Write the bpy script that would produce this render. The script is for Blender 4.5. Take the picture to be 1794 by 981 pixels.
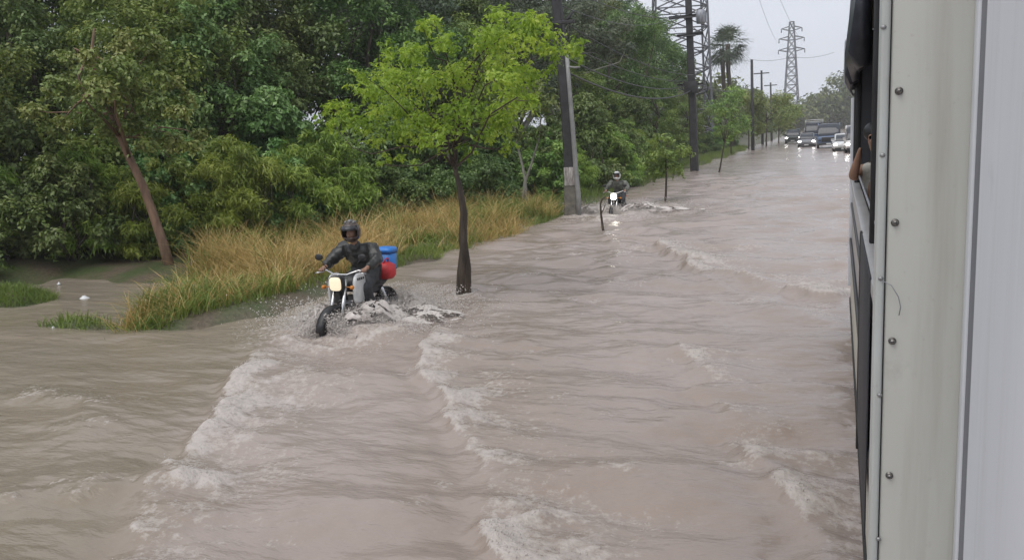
import bpy, bmesh, math, random
import numpy as np
from mathutils import Vector, Matrix

for o in list(bpy.data.objects):
    bpy.data.objects.remove(o)
SC = bpy.context.scene
COL = SC.collection
R = math.radians

# ------------------------------------------------------------------ camera
W, H, F = 1794.0, 981.0, 1450.0
VPX, VPY, SLOPE, CAMH = 1445.0, 213.0, 0.052, 2.38
_r = math.atan(SLOPE)
_n = np.array([math.sin(_r), math.cos(_r)])
_p = math.atan(-np.dot(np.array([VPX - W / 2, VPY - H / 2]), _n) / F)
_up = np.array([-_n[0] * math.cos(_p), -_n[1] * math.cos(_p), -math.sin(_p)])
_d = np.array([VPX - W / 2, VPY - H / 2, F]); _d /= np.linalg.norm(_d)
_Y = _d - _up * np.dot(_d, _up); _Y /= np.linalg.norm(_Y)
_X = np.cross(_Y, _up)
CM = np.array([_X, _Y, _up])            # world = CM @ (right, down, forward)
CP = np.array([0.0, 0.0, CAMH])
cam = bpy.data.cameras.new('camera')
cam_o = bpy.data.objects.new('camera', cam); COL.objects.link(cam_o)
cam.sensor_width = 36.0; cam.lens = F / W * 36.0
cam.clip_start = 0.02; cam.clip_end = 3000
_m = Matrix.Identity(4)
for i in range(3):
    _m[i][0] = CM[i][0]; _m[i][1] = -CM[i][1]; _m[i][2] = -CM[i][2]; _m[i][3] = CP[i]
cam_o.matrix_world = _m
SC.camera = cam_o

def ray(x, y):
    return CM @ np.array([x - W / 2, y - H / 2, F])
def at(x, y, z=0.0):                     # a point of the photograph on a level plane
    d = ray(x, y); return CP + d * ((z - CP[2]) / d[2])
def aty(x, y, Y):                        # ... on the plane world Y = const
    d = ray(x, y); return CP + d * ((Y - CP[1]) / d[1])

# ------------------------------------------------------------------ sky
world = bpy.data.worlds.new('World'); SC.world = world; world.use_nodes = True
nt = world.node_tree; nt.nodes.clear()
out = nt.nodes.new('ShaderNodeOutputWorld'); bg = nt.nodes.new('ShaderNodeBackground')
sky = nt.nodes.new('ShaderNodeTexSky'); sky.sky_type = 'NISHITA'; sky.sun_disc = False
SUN_EL, SUN_ROT = 62.0, 200.0
sky.sun_elevation = R(SUN_EL); sky.sun_rotation = R(SUN_ROT); sky.dust_density = 4.0
mul = nt.nodes.new('ShaderNodeMix'); mul.data_type = 'RGBA'; mul.blend_type = 'MULTIPLY'
mul.inputs['Factor'].default_value = 1.0; mul.inputs['B'].default_value = (0.09, 0.09, 0.09, 1)
nt.links.new(sky.outputs[0], mul.inputs['A'])
tc = nt.nodes.new('ShaderNodeTexCoord'); mp = nt.nodes.new('ShaderNodeMapping')
mp.inputs['Scale'].default_value = (1.2, 1.2, 3.5)
nz = nt.nodes.new('ShaderNodeTexNoise'); nz.inputs['Scale'].default_value = 1.6
nz.inputs['Detail'].default_value = 5; nz.inputs['Roughness'].default_value = 0.5
nt.links.new(tc.outputs['Generated'], mp.inputs[0]); nt.links.new(mp.outputs[0], nz.inputs['Vector'])
cr = nt.nodes.new('ShaderNodeValToRGB')
cr.color_ramp.elements[0].position = 0.3; cr.color_ramp.elements[0].color = (0.60, 0.635, 0.715, 1)
cr.color_ramp.elements[1].position = 0.7; cr.color_ramp.elements[1].color = (0.68, 0.71, 0.785, 1)
nt.links.new(nz.outputs[0], cr.inputs[0])
mx = nt.nodes.new('ShaderNodeMix'); mx.data_type = 'RGBA'; mx.inputs['Factor'].default_value = 0.92
nt.links.new(mul.outputs['Result'], mx.inputs['A']); nt.links.new(cr.outputs[0], mx.inputs['B'])
nt.links.new(mx.outputs['Result'], bg.inputs[0]); bg.inputs[1].default_value = 1.0
nt.links.new(bg.outputs[0], out.inputs[0])

sl = bpy.data.lights.new('sun', 'SUN'); sl.energy = 1.5; sl.angle = R(50); sl.color = (1.0, 0.96, 0.9)
so = bpy.data.objects.new('sun', sl); COL.objects.link(so)
_az = R(SUN_ROT)
_sd = Vector((math.sin(_az) * math.cos(R(SUN_EL)), math.cos(_az) * math.cos(R(SUN_EL)), math.sin(R(SUN_EL))))
so.rotation_euler = _sd.to_track_quat('Z', 'Y').to_euler()

SC.render.engine = 'CYCLES'
SC.view_settings.view_transform = 'Standard'; SC.view_settings.look = 'None'
SC.view_settings.exposure = 0.3; SC.view_settings.gamma = 1.0
SC.view_settings.use_curve_mapping = False
SC.cycles.use_denoising = True
SC.cycles.max_bounces = 6; SC.cycles.diffuse_bounces = 3; SC.cycles.glossy_bounces = 3
SC.cycles.transmission_bounces = 4; SC.cycles.transparent_max_bounces = 12; SC.cycles.volume_bounces = 1
SC.cycles.caustics_reflective = False; SC.cycles.caustics_refractive = False

# ------------------------------------------------------------------ helpers
rng = np.random.default_rng(7)

def tag(o, label=None, cat=None, group=None, kind=None):
    if label: o['label'] = label
    if cat: o['category'] = cat
    if group: o['group'] = group
    if kind: o['kind'] = kind
    return o
def link(name, me, parent=None):
    o = bpy.data.objects.new(name, me); COL.objects.link(o)
    if parent is not None: o.parent = parent
    return o
def empty(name, loc=(0, 0, 0), rz=0.0):
    o = bpy.data.objects.new(name, None); COL.objects.link(o)
    o.location = loc; o.rotation_euler = (0, 0, rz); o.empty_display_size = 0.2
    return o
def copy_tree(o, parent=None):
    c = o.copy(); COL.objects.link(c)
    if parent is not None: c.parent = parent
    for ch in o.children: copy_tree(ch, c)
    return c

class MB:
    def __init__(s): s.v = []; s.f = []; s.smooth = []
    def add(s, vs, fs, sm=False):
        b = len(s.v); s.v += [tuple(map(float, v)) for v in vs]
        s.f += [tuple(i + b for i in f) for f in fs]; s.smooth += [sm] * len(fs); return s
    def box(s, a, b):
        (x0, y0, z0), (x1, y1, z1) = a, b
        return s.add([(x0,y0,z0),(x1,y0,z0),(x1,y1,z0),(x0,y1,z0),(x0,y0,z1),(x1,y0,z1),(x1,y1,z1),(x0,y1,z1)],
                     [(0,3,2,1),(4,5,6,7),(0,1,5,4),(1,2,6,5),(2,3,7,6),(3,0,4,7)])
    def bbox(s, a, b, r=0.01, seg=2):
        bm = bmesh.new(); bmesh.ops.create_cube(bm, size=1.0)
        for v in bm.verts:
            v.co = Vector([(a[i] + b[i]) / 2 + v.co[i] * (b[i] - a[i]) for i in range(3)])
        bmesh.ops.bevel(bm, geom=bm.edges[:], offset=r, segments=seg, affect='EDGES', profile=0.5)
        bm.verts.index_update()
        s.add([v.co[:] for v in bm.verts], [[v.index for v in f.verts] for f in bm.faces], True); bm.free(); return s
    def tube(s, pts, rad, n=8, cap=True, sm=True):
        pts = [np.array(p, float) for p in pts]
        if np.isscalar(rad): rad = [rad] * len(pts)
        vs = []; fs = []; u = None
        for i, p in enumerate(pts):
            t = (pts[min(i + 1, len(pts) - 1)] - pts[max(i - 1, 0)]); t = t / (np.linalg.norm(t) + 1e-9)
            if u is None:
                u = np.cross(t, [0, 0, 1.0]);
                if np.linalg.norm(u) < 1e-3: u = np.cross(t, [1.0, 0, 0])
            u = u - t * np.dot(u, t); u /= np.linalg.norm(u) + 1e-9; w = np.cross(t, u)
            for k in range(n):
                a = 2 * math.pi * k / n
                vs.append(p + rad[i] * (math.cos(a) * u + math.sin(a) * w))
        for i in range(len(pts) - 1):
            for k in range(n):
                k2 = (k + 1) % n
                fs.append((i*n+k, i*n+k2, (i+1)*n+k2, (i+1)*n+k))
        s.add(vs, fs, sm)
        if cap:
            b = len(s.v) - len(vs)
            s.f += [tuple(b + k for k in range(n))[::-1], tuple(b + (len(pts)-1)*n + k for k in range(n))]; s.smooth += [False, False]
        return s
    def ell(s, c, r, nu=12, nv=8):
        vs = []; fs = []
        for j in range(nv + 1):
            th = math.pi * j / nv
            for i in range(nu):
                a = 2*math.pi*i/nu
                vs.append((c[0]+r[0]*math.sin(th)*math.cos(a), c[1]+r[1]*math.sin(th)*math.sin(a), c[2]+r[2]*math.cos(th)))
        for j in range(nv):
            for i in range(nu):
                i2 = (i+1) % nu; fs.append((j*nu+i, (j+1)*nu+i, (j+1)*nu+i2, j*nu+i2))
        return s.add(vs, fs, True)
    def torus(s, c, ax, Rr, r, nu=28, nv=10, flat=1.0):
        ax = np.array(ax, float); ax /= np.linalg.norm(ax)
        u = np.cross(ax, [0, 0, 1.0]); 
        if np.linalg.norm(u) < 1e-3: u = np.array([1.0, 0, 0])
        u /= np.linalg.norm(u); w = np.cross(ax, u); vs = []; fs = []
        for i in range(nu):
            a = 2*math.pi*i/nu; d = math.cos(a)*u + math.sin(a)*w
            for j in range(nv):
                b = 2*math.pi*j/nv
                vs.append(np.array(c) + d*(Rr + r*math.cos(b)) + ax*r*flat*math.sin(b))
        for i in range(nu):
            for j in range(nv):
                i2 = (i+1) % nu; j2 = (j+1) % nv
                fs.append((i*nv+j, i2*nv+j, i2*nv+j2, i*nv+j2))
        return s.add(vs, fs, True)
    def loft(s, rings, cap=True, sm=True):
        n = len(rings[0]); vs = [p for r in rings for p in r]; fs = []
        for i in range(len(rings)-1):
            for k in range(n):
                k2 = (k+1) % n; fs.append((i*n+k, i*n+k2, (i+1)*n+k2, (i+1)*n+k))
        if cap: fs += [tuple(range(n))[::-1], tuple((len(rings)-1)*n+k for k in range(n))]
        return s.add(vs, fs, sm)
    def mesh(s, name, mat):
        me = bpy.data.meshes.new(name); me.from_pydata(s.v, [], s.f); me.update()
        me.polygons.foreach_set('use_smooth', s.smooth)
        if mat: me.materials.append(mat)
        bm = bmesh.new(); bm.from_mesh(me); bmesh.ops.recalc_face_normals(bm, faces=bm.faces); bm.to_mesh(me); bm.free()
        return me
    def build(s, name, mat, parent=None): return link(name, s.mesh(name, mat), parent)

def np_mesh(name, V, faces, mat, attrs=None, smooth=False):
    """faces: (n,k) int array; attrs: dict name -> per-face float array"""
    me = bpy.data.meshes.new(name); n, k = faces.shape
    me.vertices.add(len(V)); me.vertices.foreach_set('co', np.ascontiguousarray(V, dtype=np.float32).ravel())
    me.loops.add(n * k); me.loops.foreach_set('vertex_index', faces.astype(np.int32).ravel())
    me.polygons.add(n); me.polygons.foreach_set('loop_start', np.arange(0, n*k, k, dtype=np.int32))
    me.polygons.foreach_set('loop_total', np.full(n, k, dtype=np.int32))
    if smooth: me.polygons.foreach_set('use_smooth', np.ones(n, dtype=bool))
    me.update(calc_edges=True)
    for a, (dom, arr) in (attrs or {}).items():
        at_ = me.attributes.new(a, 'FLOAT', dom); at_.data.foreach_set('value', arr.astype(np.float32))
    if mat: me.materials.append(mat)
    return me

# noise in numpy
def _hash(ix, iy, seed):
    h = (ix.astype(np.int64) * 374761393 + iy.astype(np.int64) * 668265263 + seed * 2147483647) & 0xffffffff
    h = ((h ^ (h >> 13)) * 1274126177) & 0xffffffff
    return ((h ^ (h >> 16)) & 0xffff) / 65535.0
def vnoise(x, y, seed=0):
    ix = np.floor(x); iy = np.floor(y); fx = x - ix; fy = y - iy
    fx = fx*fx*fx*(fx*(fx*6-15)+10); fy = fy*fy*fy*(fy*(fy*6-15)+10)
    a = _hash(ix, iy, seed); b = _hash(ix+1, iy, seed); c = _hash(ix, iy+1, seed); d = _hash(ix+1, iy+1, seed)
    return (a*(1-fx)+b*fx)*(1-fy) + (c*(1-fx)+d*fx)*fy
def fbm(x, y, seed=0, oct=4):
    s = 0; a = 0.5; t = 0
    for o in range(oct):
        s = s + a*vnoise(x*2**o + 17*o, y*2**o - 9*o, seed+o); t += a; a *= 0.5
    return s/t
def sstep(a, b, x):
    t = np.clip((x-a)/(b-a), 0, 1); return t*t*(3-2*t)

# ------------------------------------------------------------------ materials
def mat_base(name):
    m = bpy.data.materials.new(name); m.use_nodes = True
    return m, m.node_tree, m.node_tree.nodes['Principled BSDF']
def pbr(name, col, rough=0.5, metal=0.0, var=0.15, scale=6.0, bump=0.0, spec=0.5, stretch=(1,1,1), dirt=None, dirt_amt=0.5):
    m, nt, p = mat_base(name)
    tc = nt.nodes.new('ShaderNodeTexCoord'); mp = nt.nodes.new('ShaderNodeMapping'); mp.inputs['Scale'].default_value = stretch
    nz = nt.nodes.new('ShaderNodeTexNoise'); nz.inputs['Scale'].default_value = scale; nz.inputs['Detail'].default_value = 6
    nz.inputs['Roughness'].default_value = 0.6
    nt.links.new(tc.outputs['Object'], mp.inputs[0]); nt.links.new(mp.outputs[0], nz.inputs['Vector'])
    cr = nt.nodes.new('ShaderNodeValToRGB'); c2 = dirt or col; k = dirt_amt if dirt else 1.0
    lo = [max(0, c*(1-var)) for c in col] if not dirt else [col[i]*(1-k)+c2[i]*k for i in range(3)]
    hi = [min(1, c*(1+var)) for c in col]
    cr.color_ramp.elements[0].position = 0.33; cr.color_ramp.elements[0].color = (*lo, 1)
    cr.color_ramp.elements[1].position = 0.66; cr.color_ramp.elements[1].color = (*hi, 1)
    nt.links.new(nz.outputs[0], cr.inputs[0]); nt.links.new(cr.outputs[0], p.inputs['Base Color'])
    p.inputs['Roughness'].default_value = rough; p.inputs['Metallic'].default_value = metal
    p.inputs['Specular IOR Level'].default_value = spec
    if bump:
        b = nt.nodes.new('ShaderNodeBump'); b.inputs['Strength'].default_value = bump; b.inputs['Distance'].default_value = 0.02
        nt.links.new(nz.outputs[0], b.inputs['Height']); nt.links.new(b.outputs[0], p.inputs['Normal'])
    return m
def emit(name, col, strength):
    m, nt, p = mat_base(name); p.inputs['Base Color'].default_value = (0.9, 0.9, 0.85, 1)
    p.inputs['Emission Color'].default_value = (*col, 1); p.inputs['Emission Strength'].default_value = strength
    p.inputs['Roughness'].default_value = 0.2; return m
def leafmat(name, cols, rough=0.42, trans=0.25, hue=0.03):
    """per-leaf colour from the 'rnd' face attribute, whole-tree shift from object random"""
    m, nt, p = mat_base(name)
    a = nt.nodes.new('ShaderNodeAttribute'); a.attribute_name = 'rnd'
    cr = nt.nodes.new('ShaderNodeValToRGB'); e = cr.color_ramp.elements
    for i, c in enumerate(cols):
        if i < 2: el = e[i]; el.position = i/(len(cols)-1)
        else: el = e.new(i/(len(cols)-1))
        el.color = (*c, 1)
    if len(cols) > 2: e[1].position = 1/(len(cols)-1)
    pos = sorted([(i/(len(cols)-1), c) for i, c in enumerate(cols)])
    for el, (q, c) in zip(e, pos): el.position = q; el.color = (*c, 1)
    nt.links.new(a.outputs['Fac'], cr.inputs[0])
    oi = nt.nodes.new('ShaderNodeObjectInfo'); hs = nt.nodes.new('ShaderNodeHueSaturation')
    mr = nt.nodes.new('ShaderNodeMapRange'); mr.inputs['To Min'].default_value = 0.5-hue; mr.inputs['To Max'].default_value = 0.5+hue
    mv = nt.nodes.new('ShaderNodeMapRange'); mv.inputs['To Min'].default_value = 0.9; mv.inputs['To Max'].default_value = 1.4
    nt.links.new(oi.outputs['Random'], mr.inputs[0]); nt.links.new(oi.outputs['Random'], mv.inputs[0])
    nt.links.new(mr.outputs[0], hs.inputs['Hue']); nt.links.new(mv.outputs[0], hs.inputs['Value'])
    nt.links.new(cr.outputs[0], hs.inputs['Color']); nt.links.new(hs.outputs[0], p.inputs['Base Color'])
    p.inputs['Roughness'].default_value = rough; p.inputs['Specular IOR Level'].default_value = 0.5
    tr = nt.nodes.new('ShaderNodeBsdfTranslucent'); nt.links.new(hs.outputs[0], tr.inputs[0])
    ms = nt.nodes.new('ShaderNodeMixShader'); ms.inputs[0].default_value = trans
    nt.links.new(p.outputs[0], ms.inputs[1]); nt.links.new(tr.outputs[0], ms.inputs[2])
    nt.links.new(ms.outputs[0], nt.nodes['Material Output'].inputs[0]); return m

M = {}
M['leaf_dark'] = leafmat('leaf_dark', [(0.055,0.098,0.024),(0.115,0.175,0.042),(0.23,0.29,0.085)])
M['leaf_mid'] = leafmat('leaf_mid', [(0.090,0.160,0.032),(0.170,0.265,0.052),(0.32,0.40,0.095)])
M['leaf_cool'] = leafmat('leaf_cool', [(0.085,0.160,0.042),(0.150,0.245,0.068),(0.30,0.39,0.14)])
M['leaf_grey'] = leafmat('leaf_grey', [(0.060,0.085,0.050),(0.105,0.135,0.078),(0.19,0.22,0.13)])
M['leaf_lime'] = leafmat('leaf_lime', [(0.145,0.265,0.025),(0.34,0.50,0.05),(0.60,0.72,0.11)], trans=0.5, hue=0.0)
M['leaf_olive'] = leafmat('leaf_olive', [(0.08,0.135,0.03),(0.17,0.225,0.05),(0.30,0.29,0.09)], hue=0.0)
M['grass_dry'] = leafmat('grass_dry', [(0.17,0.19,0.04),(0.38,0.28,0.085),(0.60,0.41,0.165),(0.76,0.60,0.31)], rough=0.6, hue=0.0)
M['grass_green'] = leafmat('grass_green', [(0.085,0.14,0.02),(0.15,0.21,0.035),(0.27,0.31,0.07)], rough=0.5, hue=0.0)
M['leaf_fresh'] = leafmat('leaf_fresh', [(0.12,0.20,0.03),(0.23,0.33,0.05),(0.42,0.50,0.10)], trans=0.4)
M['bark'] = pbr('bark', (0.085,0.068,0.055), 0.85, var=0.5, scale=9, bump=0.8, stretch=(1,1,0.25))
M['bark_dark'] = pbr('bark_dark', (0.055,0.040,0.028), 0.7, var=0.5, scale=12, bump=0.8, stretch=(1,1,0.2))
M['bark_red'] = pbr('bark_red', (0.19,0.115,0.075), 0.8, var=0.35, scale=8, bump=0.7, stretch=(1,1,0.3))
M['bark_pale'] = pbr('bark_pale', (0.22,0.21,0.18), 0.8, var=0.4, scale=9, bump=0.6, stretch=(1,1,0.3))
M['concrete'] = pbr('concrete', (0.15,0.14,0.12), 0.8, var=0.35, scale=5, bump=0.4, dirt=(0.06,0.06,0.05), dirt_amt=0.7)
M['concrete_dark'] = pbr('concrete_dark', (0.036,0.035,0.038), 0.75, var=0.35, scale=4, bump=0.4)  # near-black tone puts the trees' shade on the leaning pole into its colour
M['pipe'] = pbr('pipe', (0.23,0.23,0.225), 0.5, var=0.2, scale=5)
M['steel'] = pbr('steel', (0.30,0.31,0.34), 0.5, metal=0.3, var=0.2)
M['black'] = pbr('black_plastic', (0.018,0.018,0.02), 0.45, var=0.3)
M['rubber'] = pbr('rubber', (0.02,0.02,0.02), 0.75, var=0.3)
M['chrome'] = pbr('chrome', (0.6,0.6,0.6), 0.22, metal=1.0, var=0.1)
M['alu'] = pbr('engine_alloy', (0.32,0.32,0.32), 0.45, metal=0.7, var=0.3)
M['white_plastic'] = pbr('white_plastic', (0.62,0.63,0.63), 0.35, var=0.12, scale=8)
M['lamp'] = emit('lamp_lit', (1.0,0.86,0.62), 0.72)
M['lamp'].node_tree.nodes['Principled BSDF'].inputs['Base Color'].default_value = (0.25,0.22,0.16,1)
M['lamp_far'] = emit('lamp_lit_far', (1.0,0.97,0.92), 14.0)
M['lamp_mid'] = emit('lamp_lit_mid', (1.0,0.93,0.78), 14.0)
M['blue'] = pbr('blue_plastic', (0.03,0.20,0.62), 0.4, var=0.15)
M['blue_dark'] = pbr('blue_strap', (0.015,0.05,0.2), 0.6, var=0.2)
M['red'] = pbr('red_fabric', (0.50,0.03,0.035), 0.55, var=0.3, bump=0.3)
M['jacket'] = pbr('jacket_cloth', (0.03,0.031,0.03), 0.36, var=0.4, scale=14, bump=0.5)
M['jacket_grey'] = pbr('jacket_grey_cloth', (0.12,0.125,0.105), 0.6, var=0.5, scale=9, bump=0.4)
M['trousers'] = pbr('trouser_cloth', (0.035,0.037,0.042), 0.7, var=0.3, scale=14, bump=0.4)
M['skin'] = pbr('skin', (0.33,0.19,0.13), 0.5, var=0.12)
M['helmet'] = pbr('helmet_shell', (0.075,0.055,0.05), 0.3, var=0.6, scale=16)
M['helmet_white'] = pbr('helmet_white', (0.75,0.76,0.72), 0.3, var=0.1)
M['visor'] = pbr('visor', (0.03,0.03,0.035), 0.12, var=0.1)
M['glass'] = pbr('car_glass', (0.035,0.04,0.05), 0.08, var=0.1)

# ------------------------------------------------------------------ terrain height
def ground_z(x, y):
    n = fbm(x*0.5, y*0.5, 3, 4) - 0.5
    shore = -7.15 + 0.5*(vnoise(y*0.35, y*0+2.0, 5)-0.5)*2 - 0.7*sstep(17, 13, y) * sstep(9, 12, y) - 0.8*sstep(10, 8.3, y)
    verge = sstep(shore+0.5, shore-0.9, x) * sstep(8.0, 9.3, y + 0.35*(x+9))
    z = -0.25 + verge*0.38
    inner = sstep(-13.6, -16.0, x - np.clip(y-14, 0, 20)*0.2)       # rises to the thicket
    pool = sstep(13.2, 11.2, y) * sstep(-9.3, -10.2, x)
    z = z - pool*0.30*verge
    z = np.maximum(z, -0.25 + inner*0.65)
    left = sstep(-9.0, -11.0, x) * sstep(8.6, 6.5, y)
    z = z + left*0.19
    z = z + n*0.14*(x < -6.5)
    # two low grassy humps in the muddy pool
    for hx, hy, rx, ry, hh in ((-10.1, 8.75, 1.1, 0.35, 0.11), (-13.6, 10.3, 1.5, 0.7, 0.2)):
        z = np.maximum(z, -0.25 + (hh+0.25)*np.exp(-((x-hx)/rx)**2-((y-hy)/ry)**2) + n*0.03)
    far = sstep(-18, -40, x)
    return z + far*0.4

def graded(bounds):
    """bounds: list of (start, end, step)"""
    out = []
    for a, b, s in bounds: out.append(np.arange(a, b, s))
    out.append([bounds[-1][1]]); return np.unique(np.round(np.concatenate(out), 5))
def grid_faces(nx, ny):
    i, j = np.meshgrid(np.arange(nx-1), np.arange(ny-1), indexing='xy'); q = (j*nx+i).ravel()
    return np.stack([q, q+1, q+nx+1, q+nx], 1)

# ground sheet
def ground_material():
    m, nt, p = mat_base('muddy_ground')
    tc = nt.nodes.new('ShaderNodeTexCoord')
    n1 = nt.nodes.new('ShaderNodeTexNoise'); n1.inputs['Scale'].default_value = 0.9; n1.inputs['Detail'].default_value = 8
    n2 = nt.nodes.new('ShaderNodeTexNoise'); n2.inputs['Scale'].default_value = 14; n2.inputs['Detail'].default_value = 6
    nt.links.new(tc.outputs['Object'], n1.inputs['Vector']); nt.links.new(tc.outputs['Object'], n2.inputs['Vector'])
    c1 = nt.nodes.new('ShaderNodeValToRGB'); c1.color_ramp.elements[0].color = (0.10,0.078,0.05,1); c1.color_ramp.elements[1].color = (0.055,0.075,0.022,1)
    c1.color_ramp.elements[0].position = 0.42; c1.color_ramp.elements[1].position = 0.58
    nt.links.new(n1.outputs[0], c1.inputs[0])
    mxx = nt.nodes.new('ShaderNodeMix'); mxx.data_type = 'RGBA'; mxx.blend_type = 'OVERLAY'; mxx.inputs['Factor'].default_value = 0.7
    nt.links.new(c1.outputs[0], mxx.inputs['A']); nt.links.new(n2.outputs[0], mxx.inputs['B'])
    nt.links.new(mxx.outputs['Result'], p.inputs['Base Color']); p.inputs['Roughness'].default_value = 0.6
    b = nt.nodes.new('ShaderNodeBump'); b.inputs['Distance'].default_value = 0.03; nt.links.new(n2.outputs[0], b.inputs['Height'])
    nt.links.new(b.outputs[0], p.inputs['Normal']); return m
gx = graded([(-500,-100,80),(-100,-30,5),(-30,-17,0.5),(-17,-6,0.12),(-6,2,1.0),(2,30,4),(30,500,80)])
gy = graded([(-60,4,4),(4,26,0.15),(26,60,0.6),(60,140,3),(140,400,20),(400,560,80)])
GX, GY = np.meshgrid(gx, gy, indexing='xy'); GZ = ground_z(GX, GY)
GZ = np.where(GX > 12, 0.25, GZ)
tag(link('ground', np_mesh('ground', np.stack([GX.ravel(), GY.ravel(), GZ.ravel()], 1), grid_faces(len(gx), len(gy)), ground_material(), smooth=True)), kind='structure')

# ------------------------------------------------------------------ flood water
def poly(pix): return np.array([at(x, y)[:2] for x, y in pix])
WAKES = [  # pixel course of each breaking wave, height, foam, width behind
    (poly([(450,600),(440,650),(395,715),(340,775),(295,830),(262,890),(240,960),(215,1080)]), 0.055, 1.0, 0.34),
    (poly([(775,560),(745,610),(738,645),(775,690),(820,755),(845,810),(870,885),(893,950),(915,1060)]), 0.065, 1.0, 0.30),
    (poly([(1190,590),(1228,650),(1252,705),(1302,765),(1345,830),(1385,880),(1440,965),(1480,1050)]), 0.05, 0.8, 0.30),
    (poly([(1150,412),(1170,440),(1222,468),(1290,488),(1375,505),(1430,519),(1500,524)]), 0.11, 0.9, 0.45),
    (poly([(1150,470),(1270,500),(1330,530),(1400,555),(1500,575)]), 0.035, 0.15, 0.5),
    (poly([(1050,400),(1085,430),(1065,470),(1080,510)]), 0.03, 0.35, 0.5),
    (poly([(0,700),(90,690),(160,720),(150,745),(60,760)]), 0.03, 0.3, 0.3),
    (poly([(-40,890),(70,880),(200,870),(330,850)]), 0.04, 0.25, 0.3),
    (poly([(470,590),(520,600),(590,606),(680,592),(760,560),(830,540)]), 0.035, 0.55, 0.35),
    (poly([(1030,385),(1070,386),(1120,375),(1180,362),(1240,356)]), 0.09, 1.1, 0.9),
    (poly([(1180,318),(1240,322),(1320,345),(1400,352),(1500,360)]), 0.03, 0.0, 0.6),
    (poly([(1210,345),(1290,372),(1400,395),(1500,404)]), 0.03, 0.0, 0.6),
    (poly([(1240,425),(1330,436),(1420,452),(1500,470)]), 0.04, 0.1, 0.5),
]
def poly_dist(P, X, Y):
    best = np.full(X.shape, 1e9); sign = np.zeros(X.shape); along = np.zeros(X.shape)
    n = len(P)-1
    for i in range(n):
        a = P[i]; b = P[i+1]; d = b-a; L2 = d@d
        t = np.clip(((X-a[0])*d[0]+(Y-a[1])*d[1])/L2, 0, 1)
        ex = X-(a[0]+t*d[0]); ey = Y-(a[1]+t*d[1]); dist = np.hypot(ex, ey)
        cr = d[0]*(Y-a[1]) - d[1]*(X-a[0])
        w = dist < best
        best = np.where(w, dist, best); sign = np.where(w, np.sign(cr), sign); along = np.where(w, (i+t)/n, along)
    return best, sign, along
SP1 = at(620, 560); SP2 = at(1080, 372)
def water(X, Y, step):
    rw = np.random.default_rng(11); h = np.zeros(X.shape)
    wx = X + 0.16*(fbm(X*0.7, Y*0.7, 21, 3)-0.5)*2; wy = Y + 0.16*(fbm(X*0.7, Y*0.7, 31, 3)-0.5)*2
    env = 0.45 + 1.1*fbm(X*0.22, Y*0.16, 41, 3)
    calm = 0.45 + 0.55*sstep(-7.3, -6.0, X)
    for i in range(56):
        lam = 0.13 * (16.0 ** (rw.random()**1.25)); th = -math.pi/2 + rw.normal(0.05, 0.75 if lam < 0.5 else 0.45); ph = rw.random()*6.28
        amp = 0.0036*lam**0.75*(0.55 if lam < 0.32 else 1.0)
        k = 2*math.pi/lam
        fade = sstep(2.2, 4.5, lam/step)
        e2 = 0.3 + 1.4*vnoise(X/(lam*3.2)+i*3.1, Y/(lam*3.2)-i*1.7, 60+i)
        s = np.sin(k*(wx*math.cos(th)+wy*math.sin(th))+ph)
        h += amp*fade*e2*(s + 0.25*np.cos(2*k*(wx*math.cos(th)+wy*math.sin(th))+2*ph))
    for i in range(14):                      # broad, soft swell in patches
        lam = 0.7 * (4.0 ** rw.random()); th = -math.pi/2 + rw.normal(0.1, 0.6); k = 2*math.pi/lam
        e2 = sstep(0.35, 0.8, vnoise(X/(lam*1.8)+i*5.3, Y/(lam*1.8)+i*2.1, 260+i))
        h += 0.0135*lam**0.8*e2*sstep(2.2, 4.5, lam/step)*np.sin(k*(wx*math.cos(th)+wy*math.sin(th))+i)
    h = h*env*calm
    foam = np.zeros(X.shape)
    fx = X + 0.2*(fbm(X*2.3, Y*2.3, 71, 5)-0.5)*2; fy = Y + 0.2*(fbm(X*1.9, Y*1.9, 81, 4)-0.5)*2
    nn = fbm(X*3.3, Y*3.3, 91, 4); nb = fbm(X*9, Y*9, 95, 3)
    for P, A, fo, wd in WAKES:
        d, s, al = poly_dist(P, fx, fy)
        ends = sstep(0, 0.12, al)*sstep(1.0, 0.9, al)
        gap = sstep(0.30, 0.55, vnoise(al*9+P[0][0], al*0+3.3, 99)) * 0.5 + 0.5
        back = s < 0
        # which side is behind: the side nearer the bus (larger x), or nearer the camera's far side for level waves
        prof = np.where(s > 0, np.exp(-(d/wd)**2), np.exp(-(d/(wd*0.28))**2))
        if A: h += A*prof*ends*gap*(0.55+0.9*nn)
        h -= 0.35*A*np.where(s > 0, 0, np.exp(-((d-wd*0.7)/(wd*0.4))**2))*ends
        f = np.where(s > 0, np.exp(-(d/(wd*1.7))), np.exp(-(d/(wd*0.16))**2))
        foam = np.maximum(foam, fo*f*ends*gap*np.clip(2.4*nn-0.35, 0.2, 1.4))
    for (cx, cy, _), rr, k in ((SP1, 1.15, 0.95), (SP2, 1.8, 1.0)):
        q = np.exp(-((X-cx)/rr)**2-((Y-cy)/(rr*1.2))**2)
        foam = np.maximum(foam, k*q*(0.35+1.3*nn)); h += 0.05*q*(nb-0.3) + 0.03*q*nn
    # drifting froth flecks
    flk = sstep(0.70, 0.82, fbm(X*1.6+3, Y*2.6, 131, 4))*sstep(-7.0, -5.5, X)
    foam = np.maximum(foam, 0.35*flk)
    h += foam*0.055*(nb-0.35)
    rr_ = np.hypot(X-P0TREE[0], Y-P0TREE[1]); h += 0.016*np.exp(-(rr_/0.4)**2)*np.sin(rr_*34); foam = np.maximum(foam, 0.75*np.exp(-((rr_-0.13)/0.09)**2)*(nn+0.3))
    return h, np.clip(foam, 0, 1)
P0TREE = at(812, 515)

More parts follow.
